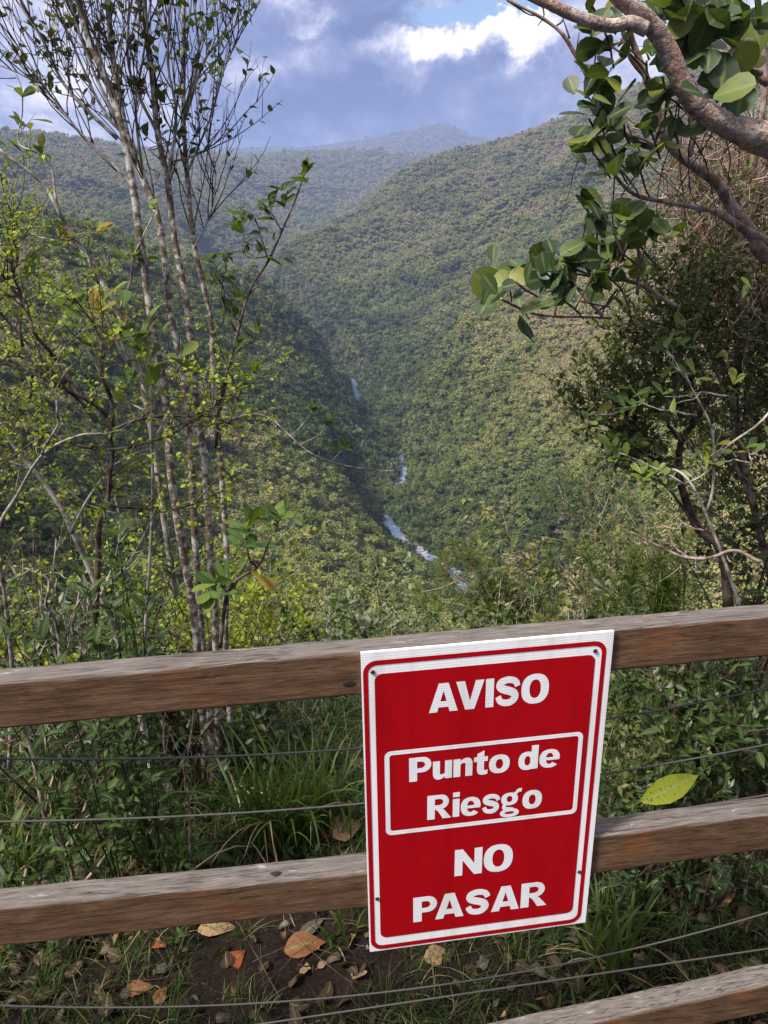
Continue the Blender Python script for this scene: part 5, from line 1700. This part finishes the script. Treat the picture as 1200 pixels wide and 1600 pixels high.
def build_right_shrubs():
    rng = np.random.default_rng(91)
    lobe_shrub('dense_shrub', 'dense dark olive shrub with tiny leaves leaning out over the valley on the right', gnd(1126, 2.4), [([(1140, 960), (1126, 859), (1092, 828), (1071, 780), (1061, 735), (1064, 690), (1085, 660), (1120, 600)], .016), ([(1062, 735), (1000, 705), (930, 650)], .006), ([(1064, 690), (1010, 620), (960, 540)], .006), ([(1085, 660), (1060, 560), (1010, 500)], .007), ([(1090, 828), (1040, 760), (980, 735)], .005)],
               [(905, 640, 26, 0), (930, 625, 38, 0), (960, 600, 48, 0), (955, 660, 45, 0), (1000, 610, 55, .05), (1000, 670, 50, 0), (985, 545, 38, .05), (1020, 510, 48, .05), (985, 500, 28, 0), (1040, 560, 60, .1), (1060, 480, 55, .1), (1045, 440, 45, .1), (1080, 620, 60, .15), (1110, 540, 60, .2), (1120, 460, 60, .25), (970, 705, 38, .05), (1010, 720, 35, .05), (1150, 620, 65, .3), (1170, 520, 60, .35), (1040, 660, 50, .1)],
               2.2, 'small', .021, 36, 'olive', B_DARK, rng, twl=.13, per=12, tint=(.42, .25))
    lobe_shrub('tangled_shrub', 'tangle of brown twigs and dark leaves filling the right edge', gnd(1230, 2.7), [([(1230, 1000), (1180, 800), (1150, 640), (1160, 480), (1190, 400)], .016), ([(1150, 640), (1110, 560), (1090, 470)], .008), ([(1180, 800), (1140, 700), (1130, 650)], .007), ([(1160, 480), (1120, 380), (1100, 300)], .007), ([(1165, 560), (1210, 480), (1230, 420)], .007)],
               [(1130, 700, 60, .1), (1180, 660, 70, .1), (1190, 580, 70, .1), (1170, 500, 65, .15), (1150, 430, 60, .15), (1195, 420, 60, .2), (1110, 770, 55, .1), (1170, 770, 65, .1), (1195, 850, 60, .1), (1130, 850, 50, .1), (1210, 720, 70, .2), (1090, 700, 50, .2), (1215, 620, 70, .3)],
               2.5, 'small', .024, 26, 'olive', B_RED, rng, twl=.22, per=8, tint=(.35, .25), twr=.0022)
    # leafless brown thicket under the limb
    t = thing('dry_thicket', gnd(1190, 2.8), 'mass of dry brown twigs and hanging dead needles below the arching limb', 'shrub')
    tw, hang = MB(), MB()
    for k in range(520):
        s = P(rng.uniform(1030, 1260), rng.uniform(200, 560), rng.uniform(2.4, 3.0))
        q = sprout(s, rand_dirs(1, rng)[0] + [-.3, 0, .1], rng.uniform(.15, .55), rng, .1, .7, 8)
        tube(tw, q, rng.uniform(.0012, .0035), .0006, 4)
    for k in range(1100):
        s = P(rng.uniform(1060, 1280), rng.uniform(180, 460), rng.uniform(2.5, 3.0))
        add_leaves(hang, 'needle', s, np.array([rng.normal() * .45 - .2, rng.normal() * .3, -.8]), rand_dirs(1, rng)[0], rng.uniform(.08, .24), rng.uniform(0, .6))
    mb = MB(); tube(mb, resample(PX([(1230, 620), (1190, 500), (1140, 400), (1085, 300), (1070, 200)], 2.7), 20), .014, .005, 8, rough=.05, rng=rng); mb.build('trunk', B_RED, t)
    tw.build('twigs', B_RED, t)
    hang.build('dead_needles', mat_plain('dead_needle', (.13, .082, .05), .9), t)
    lobe_shrub('vine_shrub', 'dark leafy climber draped over the dry twigs at the right edge', gnd(1240, 2.6), [([(1240, 900), (1210, 600), (1180, 420), (1150, 300)], .007)],
               [(1120, 300, 30, 0), (1175, 280, 40, 0), (1195, 340, 40, 0), (1090, 380, 34, 0), (1140, 390, 40, 0), (1060, 330, 22, 0), (1190, 430, 40, 0)], 2.35, 'ovate', .03, 9, 'olive', B_DARK, rng, twl=.16, per=6, tint=(.3, .22))
    # grey screen of far twigs, top right
    bush('wispy_tree', 'wispy grey leafed treetop seen through the clusters at the upper right', 'tree', [2.9, 4.2, float(ground_z(2.9, 4.2))], 5.4, 1.0, 9, 'lance', .05, 9, 'grey', B_GREY, rng, ntw=12, r=.016, sub=3, up=.4, stemname='trunk')
    # bright rosettes in front of the dense shrub
    trace_plant('rosette_plant', 'bare stems tipped with bright yellow green leaf rosettes in front of the dark shrub', 'shrub',
                [([(1160, 960), (1080, 760), (1035, 735), (965, 705)], .005), ([(1075, 760), (1030, 735), (1005, 745)], .003), ([(1100, 800), (1120, 700), (1080, 600), (1085, 585)], .004), ([(1090, 650), (1040, 640), (985, 625)], .003), ([(1080, 600), (1045, 560), (1040, 545)], .003), ([(985, 640), (930, 650), (918, 650)], .002), ([(1110, 740), (1090, 720), (1100, 700)], .003), ([(1120, 720), (1160, 720), (1175, 705)], .003), ([(1200, 640), (1100, 740), (1050, 770)], .004), ([(1140, 620), (1090, 615), (1040, 640)], .003)],
                2.05, B_GREY, 'big', ('obovate', .045, 3), rng, base=gnd(1160, 2.1), tint=(.6, .15), twn=2, twL=.08, twr=.0014,
                whorls=[(962, 710, 8, .06, (-.3, -.5, 1), (.68, .06)), (982, 695, 7, .062, (0, -.5, 1), (.6, .06)), (1003, 745, 7, .045, (-.3, -.4, 1), (.7, .05)), (1025, 742, 8, .042, (0, -.4, 1), (.65, .06)), (985, 628, 7, .05, (0, -.5, 1), (.5, .1)), (1000, 622, 6, .045, (0, -.5, 1), (.6, .1)), (1040, 548, 4, .045, (-.3, -.5, 1), (.4, .1)), (1085, 590, 2, .05, (0, -.3, 1), (.86, .03)), (1028, 610, 4, .045, (0, -.5, 1), (.45, .1)), (918, 650, 6, .035, (0, -.4, 1), (.65, .05)),
                        (1070, 505, 5, .04), (1075, 535, 4, .04), (1055, 520, 3, .05, (-.5, -.4, .3), (.72, .05)), (1100, 698, 5, .04), (1110, 725, 6, .045), (1170, 705, 6, .045), (1145, 790, 5, .045), (1125, 560, 3, .04), (1160, 455, 4, .04), (1150, 600, 4, .05)])
    trace_plant('dead_branch_shrub', 'bare dead branch reaching left above the right end of the rail', 'shrub',
                [([(1190, 880), (1145, 862), (1068, 868), (1020, 850), (987, 832)], .006), ([(1068, 868), (1050, 850), (1045, 838)], .003), ([(1020, 850), (1000, 846), (985, 850)], .002), ([(1100, 830), (1060, 820), (1010, 822)], .003), ([(1100, 866), (1085, 880), (1060, 885)], .0025)],
                2.0, B_RED, 'olive', None, rng, base=gnd(1190, 2.05), twn=3, twL=.12, twr=.0015, whorls=())
    # leafy ground layer at the right end
    for px, Y, H, sp, ns, lk, sz, per, mat, lab in ((1150, 2.2, .62, .35, 8, 'obovate', .045, 6, 'dark', 'leafy green shrub behind the right end of the top rail'), (1215, 2.0, .6, .3, 7, 'ovate', .05, 6, 'mid', 'broad leaved shrub at the right edge above the rail'), (1090, 2.5, .62, .4, 8, 'small', .03, 8, 'olive', 'olive shrub below the dense shrub trunk'),
                                                    (1230, 2.5, 1.2, .5, 8, 'obovate', .045, 7, 'dark', 'dark leafy shrub at the right edge mid height'), (1130, 1.75, .30, .3, 9, 'ovate', .026, 5, 'fern', 'low leafy shrub seen between the cables at the right'), (1030, 1.85, .34, .28, 8, 'ovate', .024, 5, 'fern', 'small leaved shrub right beside the sign'), (1210, 1.7, .36, .3, 9, 'ovate', .026, 6, 'dark', 'dark low shrub at the right edge between the rails'), (1090, 2.1, .45, .35, 8, 'ovate', .034, 6, 'olive', 'straggly olive shrub under the right rail')):
        bush('bank_shrub', lab, 'shrub', gnd(px, Y), H, sp, ns, lk, sz, per, mat, B_DARK, rng, 'shrubs on the bank at the right', ntw=6, r=.005, sub=2, up=.2)


build_right_shrubs()


# ------------------------------------------------------------------ the cliff edge beyond the rail
def needle_tuft(mb, c, R, k, rng, up=.5):
    d = rand_dirs(k, rng) + np.array([0, 0, up])
    add_leaves(mb, 'needle', np.repeat(c[None], k, 0), d, rand_dirs(k, rng), R * rng.uniform(.6, 1.1, k), np.clip(rng.normal(.45, .25, k), 0, 1))


def build_edge_plants():
    rng = np.random.default_rng(117)
    t = thing('young_pine', gnd(760, 4.2), 'scrawny young pine with needle tufts beside the river view', 'tree')
    tw, nd = MB(), MB()
    for tr, r in (([(775, 985), (760, 930), (735, 880), (718, 850)], .012), ([(760, 930), (720, 905), (690, 880)], .007), ([(762, 935), (800, 890), (815, 870)], .007), ([(768, 960), (720, 945), (690, 940)], .006), ([(735, 880), (750, 850), (748, 835)], .006), ([(765, 950), (790, 930), (840, 925)], .006), ([(720, 905), (690, 918), (660, 925)], .005)):
        q = resample(PX(tr, 4.2), 14)
        mb = MB(); tube(mb, q, r, r * .4, 6); mb.build('trunk' if r > .01 else 'branch', B_RED, t)
    for x, y, R in ((718, 852, 24), (690, 880, 26), (748, 838, 20), (735, 880, 26), (700, 905, 24), (815, 872, 22), (765, 920, 24), (800, 900, 26), (690, 940, 24), (660, 925, 20), (840, 925, 22), (735, 945, 26), (775, 960, 28), (720, 930, 26), (790, 940, 26), (755, 895, 24)):
        for s in range(4):
            needle_tuft(nd, P(x + rng.normal() * 9, y + rng.normal() * 9, 4.2 + rng.normal() * .08), R / F_PX * 4.2 * 1.15, 44, rng)
    nd.build('needles', ML['needle'], t)
    t = thing('needle_shrub', gnd(990, 2.9), 'bright green fine needled pine seedling at the lower right above the rail', 'shrub')
    nd = MB()
    for k in range(9):
        x0 = rng.uniform(930, 1060)
        q = resample(PX([(990 + (x0 - 990) * .5, 1000), (x0, 950), (x0 + rng.normal() * 14, rng.uniform(850, 925))], 2.9), 12)
        mb = MB(); tube(mb, q, .005, .002, 5); mb.build('stem', B_RED, t)
        for p in q[2:]:
            needle_tuft(nd, p, .105, 34, rng, .7)
    nd.build('needles', mat_leaf('leaf_pine', [(0, (.035, .07, .012)), (.6, (.075, .125, .022)), (1, (.16, .17, .04))], .5, .3), t)
    sp = [(430, 4.4, 1.15, .5, 8, 'small', .05, 7, 'yellow', B_GREY, 'yellow green shrub at the cliff edge above the rail left of the sign'),
          (365, 3.9, .8, .4, 7, 'small', .04, 7, 'lime', B_DARK, 'lime leaved shrub at the cliff edge beside the tree stems'),
          (555, 3.7, .58, .32, 8, 'ovate', .05, 6, 'grey', B_WHITE, 'silvery grey green shrub just over the top rail'),
          (500, 3.5, .52, .3, 7, 'obovate', .05, 6, 'mid', B_GREY, 'green shrub between the silvery and yellow shrubs'),
          (640, 4.6, .95, .5, 8, 'small', .045, 7, 'olive', B_GREY, 'olive scrub at the cliff edge behind the sign'),
          (850, 4.3, 1.12, .42, 6, 'ovate', .05, 6, 'yellow', B_WHITE, 'spindly yellow leaved shrub right of the young pine'),
          (820, 4.0, .75, .4, 7, 'small', .045, 7, 'mid', B_GREY, 'mid green scrub below the spindly yellow shrub'),
          (905, 4.1, .85, .45, 8, 'lance', .05, 5, 'straw', B_WHITE, 'dry straw coloured scrub above the rail right of the sign'),
          (1000, 4.4, 1.5, .5, 8, 'lance', .055, 7, 'mid', B_RED, 'upright green shrub with reddish stems at the right of the valley view'),
          (940, 3.5, .55, .4, 7, 'small', .035, 7, 'yellow', B_GREY, 'low yellowish scrub close behind the rail'),
          (720, 3.5, .42, .4, 7, 'small', .035, 7, 'olive', B_GREY, 'low olive scrub close behind the sign'),
          (1060, 3.6, .95, .5, 8, 'small', .04, 7, 'olive', B_RED, 'olive scrub left of the needle seedling'),
          (330, 4.6, 1.2, .5, 7, 'small', .04, 7, 'yellow', B_GREY, 'pale yellow green scrub behind the tree stems')]
    for px, Y, H, spd, ns, lk, sz, per, mat, bk, lab in sp:
        bush('edge_shrub', lab, 'shrub', gnd(px, Y), H, spd, ns, lk, sz, per, mat, bk, rng, 'scrub along the cliff edge', ntw=6, r=.006, sub=2, up=.25)


build_edge_plants()


def build_palms():
    rng = np.random.default_rng(141)
    for px, r, h, lab in ((786, 500, 11, 'leftmost pale trunked palm in the row on the right slope'), (803, 505, 13, 'tallest pale trunked palm in the row on the right slope'), (812, 498, 12, 'rightmost pale trunked palm in the row on the right slope'),
                          (708, 505, 12, 'lone palm low on the right slope near the river'), (864, 430, 10, 'palm standing higher up the right slope by itself'), (768, 760, 14, 'distant palm on the spur above the river bend')):
        az = pix_polar(px, 700, 1)[0]
        z = float(terrain_z(np.array([az]), np.array([float(r)]))[0])
        b = np.array([r * math.sin(az), r * math.cos(az), z])
        t = thing('palm_tree', b, lab, 'palm tree', 'palms on the right slope')
        top = b + [rng.normal() * .8, rng.normal() * .8, h]
        mb = MB(); tube(mb, resample([b, (b + top) / 2 + rng.normal(size=3) * .4, top], 10), .30, .2, 7); mb.build('trunk', M_PALE, t)
        lf = MB()
        for k in range(18):
            a = k * 2.4; el = rng.uniform(-.2, .9)
            d = np.array([math.cos(a), math.sin(a), el])
            s = np.linspace(0, 1, 8); L = rng.uniform(2.6, 3.6)
            q = top + d * (s * L)[:, None] - np.array([0, 0, 1.6]) * (s ** 2)[:, None]
            for i in range(1, 8):
                sd = unit(np.cross(d, [0, 0, 1.0]))
                for sg in (-1, 1):
                    add_leaves(lf, 'lance', q[i], sd * sg + unit(d) * .5 - np.array([0, 0, .5]), np.array([0, 0, 1.0]), 1.0 * math.sin(.5 + s[i] * 2.4), rng.uniform(.3, .9), 0, 1.4)
        lf.build('crown', ML['mid'], t)


build_palms()


# ------------------------------------------------------------------ grass, ferns, litter
def blade(mb, base, d, L, w, rng, bend=.5, tint=.5, mat=0, n=7):
    d = unit(np.asarray(d, float)); hd = unit(np.array([d[0], d[1], 0]) + 1e-6)
    s = np.linspace(0, 1, n)
    pts = base[None] + d[None] * (s * L)[:, None] + hd[None] * (bend * L * s ** 2 * .5)[:, None] + np.array([0, 0, -1.0])[None] * (bend * L * s ** 3 * .5)[:, None]
    side = unit(np.cross(d, rand_dirs(1, rng)[0] * .4 + hd)) if abs(d[2]) > .3 else unit(np.cross(d, [0, 0, 1.0]))
    ww = w * np.clip(np.array([.6, 1, 1, .95, .8, .5, .04]) if n == 7 else np.linspace(1, .05, n), 0, 1)
    fold = np.cross(side, d)
    V = np.stack([pts - side * ww[:, None] / 2 + fold * ww[:, None] * .12, pts - fold * ww[:, None] * .12, pts + side * ww[:, None] / 2 + fold * ww[:, None] * .12], 1).reshape(-1, 3)
    i = np.arange(n - 1)[:, None] * 3
    Q = np.concatenate([np.hstack([i, i + 1, i + 4, i + 3]), np.hstack([i + 1, i + 2, i + 5, i + 4])])
    mb.add(V, Q, None, tint, mat)


def build_grass():
    rng = np.random.default_rng(131)
    clumps = [(425, 1325, 26, .50, .010, 'tall grass clump with broad green blades left of the sign'), (475, 1320, 26, .52, .010, 'tallest grass clump leaning against the sign edge'), (390, 1300, 14, .40, .008, 'thin grass clump beside the tree base'), (530, 1300, 22, .40, .007, 'wispy grass clump with straw blades touching the sign'),
              (945, 1530, 17, .36, .010, 'green grass clump under the lower right corner of the sign'), (975, 1450, 10, .30, .009, 'small grass clump right of the sign under the lower rail'), (985, 1240, 14, .26, .010, 'grass clump beside the sign between the cables'), (30, 1370, 16, .28, .011, 'broad bladed grass clump at the left edge'),
              (530, 1470, 9, .20, .009, 'few grass blades bending under the lower left corner of the sign'), (860, 1600, 7, .12, .010, 'grass blades over the bottom rail')]
    for px, py, k, L, w, lab in clumps:
        b = PG(px, py)
        t = thing('grass_clump', b, lab, 'grass clump', 'grass clumps along the fence')
        mb = MB(); dry = MB()
        for q in range(k * 2):
            a = rng.uniform(0, 6.28); tilt = abs(rng.normal(0, .28))
            d = np.array([math.cos(a) * tilt, math.sin(a) * tilt, 1.0])
            p = b + np.array([rng.normal() * .035, rng.normal() * .03, -.01])
            if rng.random() < .14:
                blade(dry, p, d * [1.6, 1.6, 1], L * rng.uniform(.5, .9), w * .6, rng, rng.uniform(.6, 1.6), rng.uniform(0, 1))
            else:
                blade(mb, p, d, L * rng.uniform(.55, 1.12), w * rng.uniform(.7, 1.2), rng, rng.uniform(.1, .9), np.clip(rng.normal(.48, .2), 0, .9))
        mb.build('green_blades', ML['grass'], t)
        if dry.n:
            dry.build('dry_blades', ML['straw'], t)
    # short grass everywhere on the bank
    mb = MB()
    n = 0
    while n < 3600:
        x, y = rng.uniform(-1.8, 1.8), (rng.uniform(1.25, 2.0) if rng.random() < .55 else rng.uniform(1.9, 3.3))
        if vnoise(np.array([x * 2.2]), np.array([y * 2.2]), 71)[0] < -.15 + rng.normal() * .2 and y < 2.0:
            continue
        b = np.array([x, y, float(ground_z(x, y)) - .005])
        far = y > 2.0
        for q in range(5 if far else 7):
            a = rng.uniform(0, 6.28); tl = abs(rng.normal(0, .6))
            blade(mb, b + rng.normal(size=3) * [.012, .012, 0], np.array([math.cos(a) * tl, math.sin(a) * tl, 1]), rng.uniform(.03, .12) * (2.4 if far else 1), .0035 * (1.6 if far else 1), rng, rng.uniform(.3, 1.4), np.clip(rng.normal(.26 if rng.random() < .85 else .95, .18), 0, 1), 0, 5)
        n += 1
    tag(mb.build('grass', ML['grass']), 'short grass scattered over the bank', 'grass', kind='stuff')
    # small weeds
    mb = MB()
    for k in range(620):
        x, y = rng.uniform(-2.2, 2.2), rng.uniform(1.5, 3.4)
        if y < 1.85 and abs(x) < .6 and rng.random() < .7:
            continue
        b = np.array([x, y, float(ground_z(x, y))])
        h = rng.uniform(.02, .10) * (1 if y < 1.9 else 1.9)
        tp = b + [rng.normal() * .02, rng.normal() * .02, h]
        tube(mb, resample([b, (b + tp) / 2 + rng.normal(size=3) * .005, tp], 4), .0012, .0008, 3, .3)
        for s in (.55, .8, 1.0):
            whorl(mb, b + (tp - b) * s, (0, 0, 1), 3, rng.uniform(.018, .040), 'ovate', rng, 1.1, (.45, .2))
    tag(mb.build('weeds', ML['fern']), 'small leafy weeds covering the bank', 'weeds', kind='stuff')


build_grass()


def frond(mb, pts, L, rng, tint=.5):
    n = 34
    q = resample(pts, n)
    tube(mb, q, .0016, .0006, 4, .9)
    t = unit(np.gradient(q, axis=0))
    for i in range(3, n):
        s = i / (n - 1)
        l = L * math.sin(math.pi * min(1, .12 + s * .9)) ** .8 * (1.05 - s * .55)
        nr = unit(np.cross(np.cross(t[i], [0, 0, 1.0]), t[i]) + rng.normal(size=3) * .1)
        sd = unit(np.cross(t[i], nr))
        for sg in (-1, 1):
            add_leaves(mb, 'lance', q[i], sd * sg + t[i] * .35 - np.array([0, 0, .15]), nr, max(l, .006), np.clip(tint + rng.normal() * .1, 0, 1), 0, 1.25)


def build_ferns():
    rng = np.random.default_rng(151)
    for base, tips, L, lab in (((250, 1362), [[(250, 1362), (300, 1335), (345, 1335), (375, 1352)], [(250, 1362), (225, 1330), (200, 1320)], [(250, 1362), (270, 1320), (300, 1300)]], .036, 'fern with one pale arching frond over the lower rail'),
                               ((215, 1345), [[(215, 1345), (212, 1290), (214, 1235)], [(215, 1345), (235, 1290), (262, 1262)], [(215, 1345), (190, 1300), (170, 1290)], [(215, 1345), (240, 1320), (270, 1310)]], .04, 'dark fern standing in the shade behind the lower rail'),
                               ((265, 1270), [[(265, 1290), (270, 1255), (290, 1240)], [(265, 1290), (290, 1270), (315, 1275)], [(265, 1290), (240, 1265), (225, 1270)]], .03, 'small shaded fern behind the dark fern')):
        b = PG(*base)
        t = thing('fern', b, lab, 'fern', 'ferns behind the lower rail')
        for k, tr in enumerate(tips):
            Y = b[1]
            pts = PX(tr, Y, Y - .06 + .03 * k)
            pts[0] = b
            mb = MB(); frond(mb, pts, L, rng, .75 if k == 0 and L < .038 else .35)
            mb.build('frond', ML['fern'], t)


build_ferns()


def mat_dead(name, a, b):
    return mat_leaf(name, [(0, a), (1, b)], .7, .12, .2, spots=tuple(c * .35 for c in a))


def build_litter():
    rng = np.random.default_rng(171)
    D = {'orange': mat_dead('dead_orange', (.12, .048, .022), (.23, .10, .045)), 'tan': mat_dead('dead_tan', (.17, .098, .058), (.36, .23, .135)), 'red': mat_dead('dead_red', (.14, .028, .014), (.32, .085, .03)), 'brown': mat_dead('dead_brown', (.030, .017, .012), (.080, .046, .033)),
         'yellow': mat_dead('dead_yellow', (.11, .14, .012), (.19, .21, .02)), 'grey': mat_dead('dead_grey', (.050, .037, .032), (.11, .085, .074))}
    # leaves one can point to: (tip px, stalk px, colour, lift, label)
    L = [((1098, 1208), (1003, 1252), 'yellow', .16, .75, 'large yellow green leaf resting on the weeds right of the sign'),
         ((510, 1477), (445, 1490), 'orange', .012, 1.4, 'large orange brown leaf on the soil left of the sign foot'),
         ((384, 1492), (352, 1520), 'red', .012, 1.7, 'round orange red leaf with a yellow edge on the soil'),
         ((372, 1455), (310, 1458), 'tan', .012, 1.1, 'pale tan leaf lying just below the lower rail'),
         ((567, 1298), (517, 1315), 'tan', .03, 1.9, 'curled tan leaf against the left edge of the sign'),
         ((1120, 1438), (1118, 1372), 'tan', .012, 1.5, 'big upright tan leaf on bare soil at the right'),
         ((705, 1496), (663, 1503), 'tan', .012, 1.6, 'tan leaf under the bottom edge of the sign'),
         ((1195, 1432), (1150, 1450), 'brown', .012, 1.5, 'brown leaf at the right edge below the lower rail'),
         ((242, 1548), (195, 1555), 'orange', .012, 1.1, 'narrow orange leaf near the lowest cable at the left'),
         ((262, 1548), (243, 1574), 'orange', .012, 1.5, 'small folded orange leaf beside the narrow one'),
         ((512, 1508), (497, 1516), 'tan', .010, 1.4, 'tiny tan leaf right of the large orange leaf'),
         ((1150, 1395), (1125, 1420), 'brown', .010, 1.5, 'brown leaf half under the big upright tan leaf'),
         ((510, 1440), (465, 1475), 'grey', .015, .8, 'curled grey brown leaf behind the large orange leaf'),
         ((170, 1580), (140, 1545), 'brown', .012, .9, 'long brown leaf at the bottom left'),
         ((560, 1530), (545, 1512), 'brown', .010, 1.4, 'small brown leaf left of the sign foot'),
         ((260, 1486), (235, 1478), 'red', .012, 1.2, 'dark red leaf in the shade below the lower rail'),
         ((765, 1505), (745, 1520), 'grey', .010, 1.4, 'little grey leaf right of the tan leaf under the sign'),
         ((575, 1208), (552, 1215), 'tan', .06, 1.3, 'pale leaf caught in the grass beside the sign'),
         ((980, 1290), (960, 1300), 'grey', .02, 1.4, 'pale grey leaf on the soil right of the sign')]
    for tip, stalk, c, lift, wide, lab in L:
        a, b = PG(*stalk), PG(*tip)
        a = a + [0, 0, lift]; b = b + [0, 0, lift + .008]
        if lift > .1:
            a, b = P(*stalk, 1.66), P(*tip, 1.74)
        mb = MB()
        d = b - a; size = np.linalg.norm(d)
        V, Q = TPL['ovate']
        y = d / size
        tilt = .9 if lift > .05 else .35
        z0 = unit(np.array([rng.normal() * .2, -tilt, 1.0])); x = unit(np.cross(y, z0)); z = np.cross(x, y)
        W = V.copy()
        W[:, 2] = W[:, 2] * .8 + .10 * np.sin(W[:, 1] * 3.0) + rng.normal(size=len(W)) * .015
        W = (W[:, 0:1] * x * wide + W[:, 1:2] * y + W[:, 2:3] * z) * size + a
        mb.add(W, Q, None, .5, 0, np.arange(len(V)) % 3 == 1)
        mb.add(W - z * .0012, Q[:, ::-1], None, .3)
        tube(mb, resample([a - y * size * .22 + [0, 0, -.002], a, a + y * size * .1], 6), .0013, .001, 4, .2)
        o = mb.build('fallen_leaf', D[c])
        tag(o, lab, 'leaf', 'fallen leaves under the fence')
    # the brown litter nobody could count
    mb = MB()
    k = 5200
    x = rng.uniform(-2.0, 2.0, k); y = rng.uniform(1.15, 2.7, k)
    dens = vnoise(x * 1.7, y * 1.7, 91)
    keep = dens + rng.normal(size=k) * .3 > -.1
    x, y = x[keep], y[keep]; k = len(x)
    pos = np.stack([x, y, ground_z(x, y) + rng.uniform(.004, .022, k)], 1)
    a = rng.uniform(0, 6.28, k)
    d = np.stack([np.cos(a), np.sin(a), rng.normal(0, .25, k)], 1)
    mats = [D['brown'], D['grey'], D['tan'], D['orange']]
    m = rng.choice(4, k, p=[.62, .24, .10, .04])
    for j in range(4):
        s = m == j
        for tk in range(4):
            kk = 'curl%d' % tk
            V, Q = leaf_template('ovate')
            V = V.copy(); V[:, 2] += .22 * np.sin(V[:, 1] * (2 + tk) + tk) + V[:, 0] * (.6 - .4 * tk); V[:, 0] *= (1 + .3 * np.sin(V[:, 1] * 9 + tk)); V[:, 2] += rng.normal(size=len(V)) * .03
            TPL[kk] = (V, Q)
        kk = 'curl%d' % j
        add_leaves(mb, kk, pos[s], d[s], unit(rand_dirs(s.sum(), rng) * .95 + [0, -.1, 1]), rng.uniform(.012, .058, s.sum()), rng.uniform(0, 1, s.sum()), j, 1.5)
    n0 = len(mats)
    for j in range(900):
        xx, yy = rng.uniform(-1.8, 1.8), rng.uniform(1.2, 2.8)
        p = np.array([xx, yy, float(ground_z(xx, yy)) + rng.uniform(.003, .02)])
        q = sprout(p, [rng.normal(), rng.normal(), rng.normal() * .15], rng.uniform(.05, .28), rng, 0, .3, 5)
        tube(mb, q, rng.uniform(.0008, .0022), .0006, 4, .5, n0 if rng.random() < .75 else 1)
    o = mb.build('leaf_litter', mats + [B_DARK])
    tag(o, 'brown dead leaves and twigs littering the soil', 'leaf litter', kind='stuff')


build_litter()
